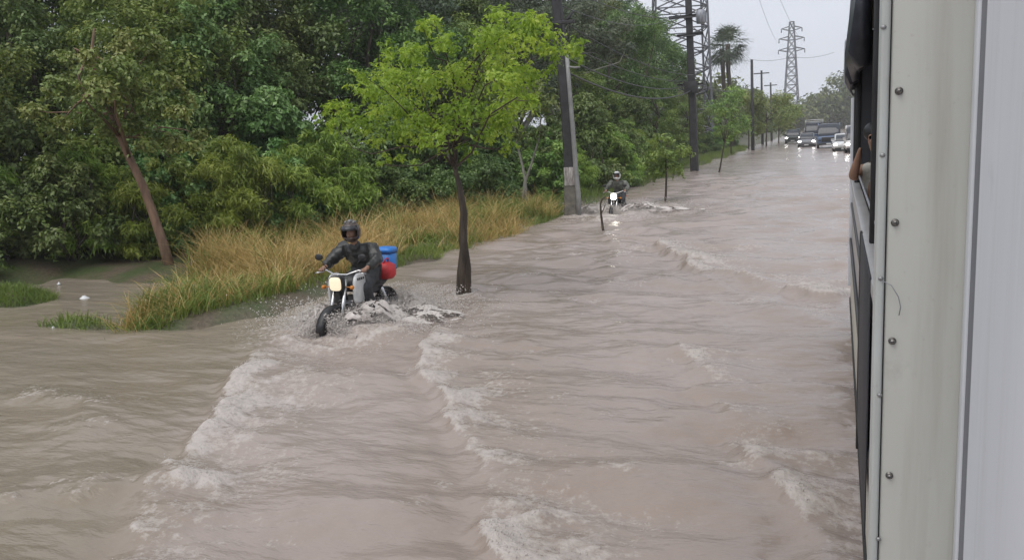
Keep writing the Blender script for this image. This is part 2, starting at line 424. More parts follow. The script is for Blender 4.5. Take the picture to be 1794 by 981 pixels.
def water_material():
    m, nt, p = mat_base('muddy_flood_water')
    tc = nt.nodes.new('ShaderNodeTexCoord')
    def noise(scale, stretch, det=5, rough=0.55):
        mp = nt.nodes.new('ShaderNodeMapping'); mp.inputs['Scale'].default_value = stretch
        mp.inputs['Rotation'].default_value = (0, 0, R(6))
        n = nt.nodes.new('ShaderNodeTexNoise'); n.inputs['Scale'].default_value = scale; n.inputs['Detail'].default_value = det; n.inputs['Roughness'].default_value = rough
        nt.links.new(tc.outputs['Object'], mp.inputs[0]); nt.links.new(mp.outputs[0], n.inputs['Vector']); return n
    water_tint = noise(0.55, (1, 0.6, 1), 6)
    cr = nt.nodes.new('ShaderNodeValToRGB')
    cr.color_ramp.elements[0].position = 0.32; cr.color_ramp.elements[0].color = (0.29,0.238,0.203,1)
    cr.color_ramp.elements[1].position = 0.68; cr.color_ramp.elements[1].color = (0.352,0.297,0.268,1)
    nt.links.new(water_tint.outputs[0], cr.inputs[0])
    at_ = nt.nodes.new('ShaderNodeAttribute'); at_.attribute_name = 'foam'
    ta = nt.nodes.new('ShaderNodeAttribute'); ta.attribute_name = 'water_tint'
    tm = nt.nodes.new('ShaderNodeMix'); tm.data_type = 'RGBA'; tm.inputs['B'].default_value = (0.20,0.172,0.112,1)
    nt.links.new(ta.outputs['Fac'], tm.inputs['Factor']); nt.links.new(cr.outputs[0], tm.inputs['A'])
    fn = noise(16, (1, 1, 1), 6, 0.7)
    add = nt.nodes.new('ShaderNodeMath'); add.operation = 'ADD'
    sub = nt.nodes.new('ShaderNodeMath'); sub.operation = 'MULTIPLY_ADD'; sub.inputs[1].default_value = 1.9; sub.inputs[2].default_value = -0.92
    nt.links.new(fn.outputs[0], sub.inputs[0]); nt.links.new(at_.outputs['Fac'], add.inputs[0]); nt.links.new(sub.outputs[0], add.inputs[1])
    mr = nt.nodes.new('ShaderNodeMapRange'); mr.inputs['From Min'].default_value = 0.22; mr.inputs['From Max'].default_value = 0.85; mr.interpolation_type = 'SMOOTHSTEP'
    nt.links.new(add.outputs[0], mr.inputs[0])
    gate = nt.nodes.new('ShaderNodeMapRange'); gate.inputs['From Min'].default_value = 0.02; gate.inputs['From Max'].default_value = 0.2
    nt.links.new(at_.outputs['Fac'], gate.inputs[0])
    mlt = nt.nodes.new('ShaderNodeMath'); mlt.operation = 'MULTIPLY'; nt.links.new(mr.outputs[0], mlt.inputs[0]); nt.links.new(gate.outputs[0], mlt.inputs[1])
    mix = nt.nodes.new('ShaderNodeMix'); mix.data_type = 'RGBA'; mix.inputs['B'].default_value = (0.50,0.455,0.42,1)
    nt.links.new(mlt.outputs[0], mix.inputs['Factor']); nt.links.new(tm.outputs['Result'], mix.inputs['A'])
    nt.links.new(mix.outputs['Result'], p.inputs['Base Color'])
    ro = nt.nodes.new('ShaderNodeMapRange'); ro.inputs['To Min'].default_value = 0.17; ro.inputs['To Max'].default_value = 0.6
    nt.links.new(mlt.outputs[0], ro.inputs[0]); nt.links.new(ro.outputs[0], p.inputs['Roughness'])
    p.inputs['IOR'].default_value = 1.33
    r1 = noise(3.0, (0.55, 1.5, 1), 5, 0.6); r2 = noise(1.0, (0.35, 1.3, 1), 3)
    s2 = nt.nodes.new('ShaderNodeMath'); s2.operation = 'MULTIPLY_ADD'; s2.inputs[1].default_value = 2.0
    nt.links.new(r2.outputs[0], s2.inputs[0]); nt.links.new(r1.outputs[0], s2.inputs[2])
    b = nt.nodes.new('ShaderNodeBump'); b.inputs['Strength'].default_value = 0.75; b.inputs['Distance'].default_value = 0.05
    nt.links.new(s2.outputs[0], b.inputs['Height']); 
    b2 = nt.nodes.new('ShaderNodeBump'); b2.inputs['Strength'].default_value = 0.4; b2.inputs['Distance'].default_value = 0.02
    nt.links.new(fn.outputs[0], b2.inputs['Height']); nt.links.new(b.outputs[0], b2.inputs['Normal']); nt.links.new(mlt.outputs[0], b2.inputs['Strength'])
    nt.links.new(b2.outputs[0], p.inputs['Normal']); return m
xs = graded([(-500,-60,60),(-60,-17,2),(-17,-9,0.08),(-9,0.6,0.032),(0.6,4,0.25),(4,30,4),(30,500,60)])
ys = graded([(-60,2.5,2),(2.5,9,0.028),(9,14,0.04),(14,22,0.07),(22,40,0.16),(40,90,0.5),(90,200,2),(200,560,60)])
WX, WY = np.meshgrid(xs, ys, indexing='xy')
stx = np.gradient(xs); sty = np.gradient(ys); ST = np.maximum(stx[None, :], sty[:, None])
WH, WF = water(WX, WY, ST)
_pa = WAKES[0][0]; _xa = np.interp(WY, _pa[::-1, 1], _pa[::-1, 0])        # olive-brown tint on the verge side of the first wave
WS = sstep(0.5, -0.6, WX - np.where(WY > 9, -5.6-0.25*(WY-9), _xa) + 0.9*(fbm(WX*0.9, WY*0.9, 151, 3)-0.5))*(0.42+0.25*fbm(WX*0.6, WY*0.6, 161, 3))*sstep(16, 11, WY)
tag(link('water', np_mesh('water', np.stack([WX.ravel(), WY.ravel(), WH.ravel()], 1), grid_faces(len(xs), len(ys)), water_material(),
    {'foam': ('POINT', WF.ravel()), 'water_tint': ('POINT', WS.ravel())}, smooth=True)), kind='structure')

# ------------------------------------------------------------------ vegetation
def leaves(clusters, n, L, seed, aspect=0.5, up=0.7, droop=0.35, fill=0.25, jit=0.35, spray_=0.3):
    """clusters (k,4): x,y,z,r -> verts, quads, per-face random"""
    g = np.random.default_rng(seed); C = np.asarray(clusters, float); k = len(C)
    w = C[:, 3]**2; ci = g.choice(k, n, p=w/w.sum()); tone = g.random(k)
    d = g.normal(size=(n, 3)); d /= np.linalg.norm(d, axis=1)[:, None]
    rad = C[ci, 3]*(fill + (1-fill)*g.random(n)**0.6)*(1+0.25*g.normal(size=n)*jit)
    squash = np.array([1.0, 1.0, 0.72])
    if spray_:                                # some leaves sit on thin sprigs that stick out of the clump
        ns = max(1, int(n*spray_/12)); m_ = ns*12; d[:m_] = np.repeat(d[:ns], 12, 0); ci[:m_] = np.repeat(ci[:ns], 12); tt = np.tile(np.linspace(0, 1, 12), ns)
        d[:m_] += g.normal(size=(m_, 3))*0.10; rad[:m_] = C[ci[:m_], 3]*(0.55+0.95*tt)
    pos = C[ci, :3] + d*rad[:, None]*squash
    if spray_: pos[:m_, 2] -= C[ci[:m_], 3]*0.35*tt**2
    nrm = d*0.55 + np.array([0, 0, up]) + g.normal(size=(n, 3))*0.45; nrm /= np.linalg.norm(nrm, axis=1)[:, None]
    ax = g.normal(size=(n, 3)) + d*0.6 - np.array([0, 0, droop]); ax -= nrm*np.sum(ax*nrm, 1)[:, None]; ax /= np.linalg.norm(ax, axis=1)[:, None]
    sd = np.cross(nrm, ax); l = L*(0.6+0.8*g.random(n)); wv = l*aspect*(0.8+0.4*g.random(n))
    b = pos - ax*(l*0.5)[:, None]; t = pos + ax*(l*0.5)[:, None] - nrm*(l*0.12)[:, None]
    m = pos - ax*(l*0.05)[:, None] + nrm*(l*0.06)[:, None]
    V = np.stack([b, m - sd*(wv*0.5)[:, None], t, m + sd*(wv*0.5)[:, None]], 1).reshape(-1, 3)
    Fc = np.arange(4*n).reshape(n, 4)
    rnd = np.clip(0.55*tone[ci] + 0.45*g.random(n), 0, 1)
    return V, Fc, rnd
def leaf_mesh(name, clusters, n, L, seed, mat, **k):
    V, Fc, rnd = leaves(clusters, n, L, seed, **k)
    return np_mesh(name, V, Fc, mat, {'rnd': ('FACE', rnd)})

def bent(a, b, g, amp, n=5):
    a = np.array(a, float); b = np.array(b, float); L = np.linalg.norm(b-a); pts = []
    off = np.zeros(3)
    for i in range(n+1):
        t = i/n; off = off + g.normal(size=3)*amp*L/n*(0 < i < n)
        pts.append(a+(b-a)*t+off*math.sin(math.pi*t))
    return pts
def tree_variant(seed, h, rx, trunk_h, nclu, n, L, leafm, barkm, tr=0.16, cl=(0.45, 0.95), shape='round', **k):
    """one tree kind: crown and trunk meshes round the origin, h metres tall"""
    g = np.random.default_rng(seed); cz = (h+trunk_h)/2; rz = (h-trunk_h)/2
    cs = []; lean = g.normal(size=2)*0.25
    while len(cs) < nclu:
        d = g.normal(size=3); d /= np.linalg.norm(d); q = (0.35+0.65*g.random()**0.5)
        p = d*q*np.array([rx, rx, rz])
        if shape == 'umbrella' and p[2] < -rz*0.15 and g.random() < 0.8: continue
        lump = 0.75 + 0.5*vnoise(np.array(math.atan2(d[1], d[0])*1.7+9), np.array(d[2]*2.2+seed), seed)
        p = p*lump; r = cl[0]+(cl[1]-cl[0])*g.random()
        cs.append((p[0]+lean[0], p[1]+lean[1], cz+p[2], r))
    cs = np.array(cs)
    mb = MB(); top = np.array([lean[0]*0.8, lean[1]*0.8, cz+rz*0.35])
    tp = bent((0, 0, -0.3), top, g, 0.35, 7); mb.tube(tp, [tr*(1.25-0.95*i/7) for i in range(8)], 8)
    for i in g.choice(len(cs), min(len(cs), 12), replace=False):
        s0 = tp[2+int(g.random()*4)]; c = cs[i, :3]
        mb.tube(bent(s0, c, g, 0.25, 4), [tr*0.42, tr*0.3, tr*0.22, tr*0.14, tr*0.06], 5)
    crown = leaf_mesh('crown', cs, n, L, seed+500, leafm, **k)
    return crown, mb.mesh('trunk', barkm)
def plant_tree(name, var, loc, s, rz, label, cat='tree', group=None, sz=None):
    t = empty(name, loc, rz); t.scale = (s, s, sz or s)
    link('crown', var[0], t); link('trunk', var[1], t)
    tag(t, label, cat, group); return t

VA = [tree_variant(101, 9.0, 2.9, 2.2, 90, 32000, 0.135, M['leaf_dark'], M['bark'], cl=(0.3, 0.8)),
      tree_variant(102, 9.5, 3.2, 2.8, 80, 30000, 0.125, M['leaf_grey'], M['bark_pale'], cl=(0.25, 0.75), shape='umbrella'),
      tree_variant(103, 8.0, 2.6, 1.6, 88, 30000, 0.120, M['leaf_mid'], M['bark'], cl=(0.25, 0.7)),
      tree_variant(104, 7.0, 2.4, 1.0, 90, 30000, 0.135, M['leaf_cool'], M['bark'], cl=(0.25, 0.65), droop=0.9)]
def bush_variant(seed, h, rx, nclu, n, L, leafm, **k):
    g = np.random.default_rng(seed); cs = []
    for i in range(nclu):
        a = g.random()*6.283; q = g.random()**0.5; z = g.random()
        r = (0.16+0.26*g.random())*rx*0.6
        cs.append((math.cos(a)*q*rx*(1-0.45*z), math.sin(a)*q*rx*(1-0.45*z), 0.15+z*(h-r)*(1-0.35*q), r))
    mb = MB()
    for i in range(6):
        c = cs[i]; mb.tube(bent((g.normal()*0.1, g.normal()*0.1, -0.3), c[:3], g, 0.25, 4), [0.05, 0.04, 0.03, 0.02, 0.01], 5)
    return leaf_mesh('foliage', cs, n, L, seed+500, leafm, **k), mb.mesh('stem', M['bark'])
def plant_bush(var, loc, s, rz, label, group=None, name='bush', sz=None):
    t = empty(name, loc, rz); t.scale = (s, s, sz or s); link('foliage', var[0], t); link('stem', var[1], t)
    tag(t, label, 'bush', group); return t
VB = [bush_variant(201, 3.0, 1.6, 48, 18000, 0.115, M['leaf_mid']),
      bush_variant(202, 3.4, 1.5, 48, 18000, 0.125, M['leaf_cool'], droop=0.9),
      bush_variant(203, 2.4, 1.5, 40, 16000, 0.10, M['leaf_dark']),
      bush_variant(204, 4.2, 1.7, 54, 22000, 0.13, M['leaf_cool'], droop=1.1, up=0.5),
      bush_variant(205, 3.2, 1.7, 56, 22000, 0.17, M['leaf_fresh'], aspect=0.17, droop=1.3, up=0.6, fill=0.2)]

g = np.random.default_rng(31)
def gz(x, y): return float(ground_z(np.array([x]), np.array([y]))[0])
# tall trees at the back of the thicket
KN = ['dark_broadleaf_tree', 'grey_green_tree', 'leafy_green_tree', 'creeper_hung_tree']
KL = ['tall dark green broadleaf tree in the back of the roadside thicket',
      'tall grey-green umbrella-crowned tree in the back of the roadside thicket',
      'mid-green leafy tree inside the dense roadside thicket',
      'blue-green creeper-hung tree with drooping leaves inside the roadside thicket']
KG = ['dark trees of the thicket', 'grey-green trees of the thicket', 'mid-green trees of the thicket', 'creeper-hung trees of the thicket']
ZONES = [(90, 'at the outer edge beyond the muddy pool'), (230, 'behind the muddy pool'), (340, 'behind the leaning reddish trunk'), (450, 'just past the leaning reddish trunk'), (560, 'behind the grass left of the near rider'),
         (660, 'behind the near rider'), (760, 'behind the lime-green crown, rider side'), (860, 'straight behind the lime-green trunk'), (950, 'between lime-green trunk and dark leaning pole'),
         (1030, 'right behind the dark leaning pole'), (1100, 'behind the second rider'), (1165, 'behind the small dark sapling'), (1225, 'beside the second utility pole'), (1290, 'below the fan palms'), (9999, 'along the far row of poles')]
PLANTED = []
def place_words(o):
    p = CM.T @ (np.array(o.location[:]) - CP); px = W/2 + F*p[0]/p[2]
    return next(w for lim, w in ZONES if px < lim)
def finish_labels():
    byl = {}
    for o, base in PLANTED: byl.setdefault((base, place_words(o)), []).append(o)
    for (base, w), os_ in byl.items():
        os_.sort(key=lambda o: -o.location[0])
        for i, o in enumerate(os_):
            n = '' if len(os_) == 1 else ', ' + ['first', 'second', 'third', 'fourth', 'fifth'][i] + ' from the road'
            o['label'] = f'{base} {w}{n}'
KS = ['dark green broadleaf tree', 'grey-green umbrella-crowned tree', 'mid-green leafy thicket tree', 'creeper-hung blue-green thicket tree']
def put_tree(k, x, y, s, label=None):
    PLANTED.append((plant_tree(KN[k], VA[k], (x, y, gz(x, y)), s, g.random()*6.28, KL[k], group=KG[k]), KS[k]))
# near part: seen from the left edge of the picture to the pole
for k, x, y, s in [(1,-22.5,13.2,0.9),(2,-18.6,12.6,0.78),(0,-21.5,17.6,1.0),(3,-18.8,16.2,0.82),(1,-24.5,21.5,1.0),(2,-17.2,17.8,0.9),
                   (0,-21.2,22.6,1.05),(3,-15.6,18.6,0.86),(1,-19.2,25.4,1.0),(0,-17.8,22.2,0.98),(3,-15.2,21.8,0.9),(0,-23.5,28.5,1.1),
                   (1,-16.2,27.6,1.0),(0,-13.9,24.6,0.88),(2,-13.4,28.8,0.9),(1,-20.0,33.0,1.1),(0,-15.0,33.0,1.0),(1,-12.6,34.4,0.95),
                   (0,-27.0,19.0,1.05),(0,-17.5,38.5,1.15),(1,-13.2,41.0,1.0),(0,-11.6,47.5,1.0),(2,-11.2,38.8,0.75),(1,-16.0,47.0,1.2),
                   (0,-14.0,55.0,1.2),(0,-19.5,52.0,1.25),(1,-17.5,62.0,1.4),(0,-13.0,64.0,1.2),(2,-10.8,57.0,0.75),(2,-10.5,68.0,0.7),
                   (0,-16.0,74.0,1.5),(1,-21.0,84.0,1.7)]:
    put_tree(k, x, y, s)
# bushes along the foot of the thicket
BL = ['rounded mid-green leafy bush at the foot of the thicket', 'blue-green bush with drooping leaves at the foot of the thicket',
      'low dark-leaved bush at the foot of the thicket', 'tall creeper-covered bush at the foot of the thicket',
      'feathery yellow-green bush at the foot of the thicket']
BG = ['mid-green bushes', 'blue-green bushes', 'dark bushes', 'creeper-covered bushes', 'feathery bushes']
BS = ['rounded mid-green bush', 'blue-green drooping bush', 'low dark-leaved bush', 'tall creeper-covered bush', 'feathery yellow-green bush']
for k, x, y, s in [(2,-19.6,11.8,0.9),(0,-17.8,11.6,0.95),(2,-16.2,12.4,1.0),(1,-15.4,13.4,0.8),(0,-16.4,14.6,1.1),(3,-14.6,15.6,0.8),(0,-13.6,16.6,0.95),
                   (1,-12.8,17.6,0.8),(3,-13.8,18.8,1.05),(0,-12.2,19.6,0.85),(2,-11.6,21.0,0.95),(2,-10.6,22.4,0.85),(2,-10.2,24.4,0.95),(3,-12.2,22.8,1.0),(2,-11.2,26.4,1.05),
                   (0,-9.4,28.6,0.9),(1,-9.9,30.6,0.95),(3,-9.3,33.0,1.05),(0,-9.0,35.6,1.0),(1,-8.7,38.4,0.85),(0,-9.4,41.4,1.1),(3,-9.8,44.8,1.1),
                   (0,-9.0,48.4,0.8),(2,-9.2,52.5,0.9),(0,-9.4,57.0,0.85),(1,-9.6,62.0,0.9),(0,-9.6,68.0,0.8),(2,-9.8,75.0,1.0),(0,-9.6,83.0,0.9),(2,-10.0,92.0,1.1),
                   (2,-19.0,13.6,1.2),(2,-20.8,14.0,1.3),(3,-17.6,14.0,0.9),(1,-16.0,16.2,1.05),(3,-15.4,17.2,1.0),
                   (4,-14.2,15.0,0.85),(4,-13.2,16.2,1.0),(4,-12.4,17.8,0.9),(4,-15.6,14.4,0.9),(4,-17.0,12.8,0.8),(4,-9.0,30.2,0.75),(4,-8.9,36.8,0.9),(4,-9.0,43.0,0.9),(4,-12.6,18.8,1.05),
                   (2,-12.9,30.6,1.5),(0,-14.6,34.0,1.5),(2,-11.5,28.4,1.35),(2,-16.4,31.0,1.6),(2,-18.6,36.0,1.7),(2,-19.6,28.0,1.6),(0,-21.4,25.0,1.5),(2,-12.2,36.6,1.4)]:
    PLANTED.append((plant_bush(VB[k], (x, y, gz(x, y)-0.05), s, g.random()*6.28, BL[k], BG[k]), BS[k]))
finish_labels()

# dark undergrowth filling the thicket floor
cs = []
for i in range(420):
    y = 11.5 + 60*g.random()**1.5; x = -13.2 - 0.12*(y-12)*0 - 12*g.random() + (2.5 if y > 20 else 0) + (1.8 if y > 30 else 0)
    if y < 15 and x > -15.5: continue
    r = 0.35+0.5*g.random(); cs.append((x, y, gz(x, y)+0.2+3.2*g.random()*g.random(), r))
tag(link('undergrowth', leaf_mesh('undergrowth', cs, 60000, 0.17, 77, M['leaf_dark'])), 'dark leafy undergrowth between the thicket trunks', 'undergrowth', kind='stuff')

# far wood beyond the bend of the road, one mass
cs = []
for i in range(900):
    x = -30 + 150*g.random(); y = 255 + 50*g.random()
    top = 9 + 3*math.sin(x*0.16) + 14*float(sstep(-2, 45, np.array(x))) + 2*g.normal()
    cs.append((x, y, 1+top*g.random(), 2.2+1.6*g.random()))
for i in range(320):                                   # the left side wood running away from the camera
    y = 90 + 170*g.random(); x = -12 - 25*g.random(); top = 7.0 + 3.0*vnoise(np.array(y*0.06), np.array(x*0.1), 8)
    cs.append((x, y, 0.5+top*g.random(), 1.4+1.0*g.random()))
cs = np.array(cs)
tag(link('far_wood', leaf_mesh('far_wood', cs, 120000, 1.15, 78, M['leaf_dark'])), 'hazy dark wood closing the end of the flooded road', 'wood', kind='stuff')

# the lime-green tree standing in the flood water
base = P0TREE.copy(); DT = base[1]
def on_tree(px, py, dep=0.0):              # a point of the tree from its place in the picture, dep metres behind the trunk plane
    return aty(px, py, DT + dep)
t = empty('lime_green_tree', base); tag(t, 'bright lime-green young tree with dark trunk standing in the flood water', 'tree')
def loc(p): return np.array(p) - base
mb = MB(); gT = np.random.default_rng(5)
b1 = [loc(on_tree(x, y, d)) for x, y, d in [(817,540,0.02),(818,470,0.03),(811,420,0.0),(813,375,0),(806,330,0),(797,295,0.02),(799,255,0.05),(803,215,0.08),(800,150,0.1)]]
b2 = [loc(on_tree(x, y, d)) for x, y, d in [(807,540,-0.03),(808,480,-0.05),(813,425,-0.02),(812,380,0)]]
mb.tube(b1, [0.085,0.072,0.068,0.06,0.045,0.036,0.032,0.026,0.014], 9); mb.tube(b2, [0.085,0.07,0.055,0.04], 9)
mb.ell(loc(on_tree(812, 500, 0)), (0.10, 0.09, 0.32), 10, 6)
blobs = [(600,190,34),(640,160,36),(585,225,26),(650,215,38),(690,130,36),(700,190,40),(735,90,34),(745,150,42),(740,215,40),(700,240,30),
         (790,75,34),(800,125,42),(800,190,46),(850,70,38),(860,130,42),(860,190,40),(905,70,36),(910,120,38),(915,160,32),(880,215,30),
         (945,60,30),(965,90,28),(990,75,24),(925,35,28),(880,40,30),(840,235,30),(770,255,28),(820,265,20),(640,245,24),(760,45,24),
         (930,175,22),(950,130,22),(560,195,16),(690,85,24),(1005,95,14),(620,130,20),(665,275,14),(715,275,16),(870,250,16)]
tc_ = []
for px, py, r in blobs:
    for rep in range(3):
        dep = gT.normal()*0.75; c = on_tree(px + gT.normal()*12, py + gT.normal()*9, dep); tc_.append((*loc(c), r/111*(0.45+0.45*gT.random())))
for i in gT.choice(len(tc_), 26, replace=False):
    s0 = b1[int(5+gT.random()*4)]; mb.tube(bent(s0, tc_[i][:3], gT, 0.22, 5), [0.02,0.016,0.013,0.010,0.007,0.003], 5)
mb.build('trunk', M['bark_dark'], t)
link('crown', leaf_mesh('crown', tc_, 13500, 0.074, 55, M['leaf_lime'], aspect=0.45, droop=1.0, up=0.6, fill=0.1, spray_=0.45), t)

# leaning reddish tree on the left
p0 = at(297, 462, 0.15); DL = p0[1]
t = empty('leaning_tree', p0); tag(t, 'leaning tree with reddish bare trunk and thin olive leaves above the muddy pool', 'tree')
def lt(px, py, d=0): return aty(px, py, DL+d) - p0
mb = MB(); gT = np.random.default_rng(9)
tr_ = [lt(x, y) for x, y in [(300,480),(285,425),(268,375),(250,325),(228,280),(210,240),(195,200),(172,150),(160,95),(165,50)]]
mb.tube(tr_, [0.115,0.10,0.09,0.085,0.08,0.07,0.06,0.05,0.035,0.018], 9)
bl = [(110,150,30),(160,105,32),(210,120,34),(260,95,30),(300,140,28),(250,160,34),(200,180,32),(150,200,30),(105,215,24),(280,190,30),(320,180,20),
      (230,215,30),(265,235,28),(310,240,24),(180,240,24),(350,245,20),(150,60,26),(210,70,28),(110,95,26),(265,60,22),(60,190,22),(300,285,14),(175,160,30)]
tc_ = []
for px, py, r in bl:
    for rep in range(2): tc_.append((*lt(px+gT.normal()*10, py+gT.normal()*8, gT.normal()*0.6), r/78*(0.55+0.4*gT.random())))
for i in gT.choice(len(tc_), 20, replace=False):
    s0 = tr_[int(4+gT.random()*5)]; mb.tube(bent(s0, tc_[i][:3], gT, 0.2, 4), [0.04,0.03,0.02,0.014,0.006], 5)
mb.build('trunk', M['bark_red'], t)
link('crown', leaf_mesh('crown', tc_, 14000, 0.10, 56, M['leaf_olive'], fill=0.2, droop=0.5), t)

# pale forked trunk beside the utility pole
p0 = at(920, 372, 0.1); D = p0[1]
t = empty('pale_forked_tree', p0); tag(t, 'slim pale forked trunk in the shade left of the dark utility pole', 'tree')
def lt(px, py, d=0): return aty(px, py, D+d) - p0
mb = MB(); mb.tube([lt(917,380),lt(917,345),lt(920,315),lt(915,290),lt(905,250),lt(900,190)], [0.05,0.05,0.05,0.04,0.03,0.015], 7)
mb.tube([lt(925,378),lt(923,345),lt(920,318),lt(932,285),lt(945,240),lt(950,180)], [0.045,0.045,0.045,0.035,0.025,0.012], 7)
mb.build('trunk', M['bark_pale'], t)
link('crown', leaf_mesh('crown', [(*lt(900,185),0.5),(*lt(950,180),0.5),(*lt(925,160),0.6),(*lt(905,235),0.3),(*lt(945,235),0.3)], 1400, 0.14, 57, M['leaf_dark']), t)

# saplings and the row of roadside trees standing along the drowned kerb
def roadside(px, py, label, hpx, crown_px, lean=0, leafm='leaf_mid', seed=1, n=1500, L=0.1, tr=0.045, name='roadside_tree', c0=0.4):
    p = at(px, py); D = p[1]; k = F/ (D*0.98+0.5); gg = np.random.default_rng(seed)
    t = empty(name, p); tag(t, label, 'tree', None)
    def lt(x, y, d=0): return aty(x, y, D+d) - p
    mb = MB(); pts = [lt(px + lean*i/5 + gg.normal()*0.6*(0 < i < 5), py + 8 - (hpx*0.85+8)*i/5) for i in range(6)]
    mb.tube(pts, [tr*(1-0.13*i) for i in range(6)], 7)
    tc_ = []
    for i in range(16):
        y = py - hpx*(c0+(1-c0)*gg.random()); x = px + lean*0.8 + gg.uniform(-1, 1)*crown_px/2*(0.55+0.45*math.sin(math.pi*(py-y-hpx*c0)/(hpx*(1-c0))))
        tc_.append((*lt(x, y, gg.normal()*crown_px/2/k*0.5), crown_px/k*(0.12+0.12*gg.random())))
    for i in range(7): mb.tube(bent(pts[3], tc_[i][:3], gg, 0.15, 3), [tr*0.5,tr*0.35,tr*0.2,tr*0.1], 5)
    mb.build('trunk', M['bark_dark'], t)
    link('crown', leaf_mesh('crown', tc_, n, L, seed+900, M[leafm], fill=0.3), t); return t
roadside(1165, 352, 'small dark bushy sapling standing in the water behind the second rider', 120, 74, 4, 'leaf_mid', 11, 2200, 0.11, 0.045, 'sapling', 0.36)
roadside(1258, 303, 'thin leaning sapling in the water just beyond the second utility pole', 110, 46, 18, 'leaf_mid', 12, 1200, 0.14, 0.05, 'sapling', 0.5)
roadside(1282, 272, 'slim roadside tree with sparse crown, second beyond the second utility pole', 112, 74, 3, 'leaf_mid', 13, 3000, 0.2, 0.07)
roadside(1312, 262, 'green roadside tree with low crown near the short leaning poles', 92, 74, 2, 'leaf_mid', 14, 3000, 0.24, 0.08, c0=0.3)
roadside(1343, 256, 'broad bright green roadside tree closest to the queue of cars', 95, 80, 0, 'leaf_mid', 15, 3500, 0.26, 0.1, c0=0.3)
roadside(1364, 251, 'brownish narrow roadside tree left of the grey sedan', 82, 50, 0, 'leaf_olive', 16, 2400, 0.26, 0.1, c0=0.25)
roadside(1380, 246, 'small green roadside tree at the far end of the row, beside the sedan', 78, 44, 2, 'leaf_mid', 17, 2400, 0.3, 0.1, c0=0.2)

# palms
def palm(px, py_base, py_top, D, label, seed, lean=0):
    b = aty(px+lean, py_base, D); tp = aty(px, py_top, D); b[2] = 0.2
    t = empty('fan_palm', b); tag(t, label, 'palm tree'); gg = np.random.default_rng(seed)
    mb = MB(); top = tp - b; pts = [top*i/8 + np.array([0.15*math.sin(i*0.7), 0, 0]) for i in range(9)]
    mb.tube(pts, [0.30,0.27,0.25,0.24,0.23,0.22,0.22,0.24,0.26], 9); mb.build('trunk', M['bark'], t)
    V = []; Fc = []; rn = []; top = pts[-1]
    for i in range(46):
        a = gg.random()*6.283; el = gg.uniform(-0.9, 1.35); Ls = gg.uniform(1.7, 2.3)
        d = np.array([math.cos(a)*math.cos(el), math.sin(a)*math.cos(el), math.sin(el)])
        hub = top + d*Ls*0.62; side = np.cross(d, [0, 0, 1.0]); side /= np.linalg.norm(side)+1e-6; upv = np.cross(side, d)
        col = 0.2+0.5*gg.random() if el > -0.4 else gg.random()*0.25
        def quad(p0, p1, w):
            s = np.cross(p1-p0, upv+0.1); s /= np.linalg.norm(s)+1e-6; n0 = len(V)
            V.extend([p0-s*w*0.4, p0+s*w*0.4, p1+s*w, p1-s*w]); Fc.append([n0, n0+1, n0+2, n0+3]); rn.append(col)
        quad(top, hub, 0.03)
        for j in range(11):
            f = (j-5)/5*1.35; dd = d*math.cos(f)+side*math.sin(f); e = hub + dd*Ls*0.62 - np.array([0, 0, 0.22+0.3*gg.random()])
            quad(hub, hub+(e-hub)*0.6, 0.055); quad(hub+(e-hub)*0.6, e-np.array([0, 0, 0.15]), 0.02)
    link('crown', np_mesh('crown', np.array(V), np.array(Fc), M['leaf_grey'], {'rnd': ('FACE', np.array(rn))}), t)
palm(1268, 225, 88, 96, 'tall fan palm behind the roadside trees, left of the pair', 3, 4)
palm(1277, 225, 78, 90, 'tall fan palm behind the roadside trees, right and taller of the pair', 4, 5)

# ------------------------------------------------------------------ grasses
def blades(P, hgt, wid, lean, seed, segs=3):
    """P (n,3) roots -> strips with `segs` quads each"""
    g = np.random.default_rng(seed); n = len(P); a = g.random(n)*6.283
    dirv = np.stack([np.cos(a), np.sin(a), np.zeros(n)], 1); f = g.random(n)*6.283
    side = np.stack([np.cos(f), np.sin(f), np.zeros(n)], 1); hh = hgt*(0.55+0.75*g.random(n)); ln = lean*(0.2+g.random(n)*1.2)
    rings = []
    for s in range(segs+1):
        t = s/segs; c = P + dirv*(hh*ln*t**1.8)[:, None]; c[:, 2] += hh*(t - 0.28*ln*t**2.4)
        w = (wid*(1-0.75*t**1.3))*(0.7+0.6*g.random(n)); rings += [c-side*w[:, None]*0.5, c+side*w[:, None]*0.5]
    V = np.stack(rings, 1).reshape(-1, 3); k = 2*(segs+1); base = np.arange(n)*k
    Fc = np.concatenate([np.stack([base+2*s, base+2*s+1, base+2*s+3, base+2*s+2], 1) for s in range(segs)])
    tone = g.random(n); return V, Fc, tone, segs
def grass(name, P, hgt, wid, lean, seed, mat, label, grad=0.35, segs=3):
    V, Fc, tone, segs = blades(P, hgt, wid, lean, seed, segs)
    tuft = fbm(P[:, 0]*1.3, P[:, 1]*1.3, 12, 3)
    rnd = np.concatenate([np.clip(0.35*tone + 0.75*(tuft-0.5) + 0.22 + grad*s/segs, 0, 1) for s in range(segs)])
    tag(link(name, np_mesh(name, V, Fc, mat, {'rnd': ('FACE', rnd)})), label, 'grass', kind='stuff')
def scatter(n, x0, x1, y0, y1, keep, seed):
    g = np.random.default_rng(seed); x = g.uniform(x0, x1, n); y = y0+(y1-y0)*g.random(n)**1.25; k = keep(x, y, g); x = x[k]; y = y[k]
    return np.stack([x, y, ground_z(x, y)-0.02], 1)
def shore_x(y): return np.interp(y, [8.2, 9.0, 10.1, 11.7, 14.6, 17.3, 20, 24, 30], [-8.9, -8.6, -8.0, -8.1, -8.2, -7.3, -7.2, -7.4, -7.6])
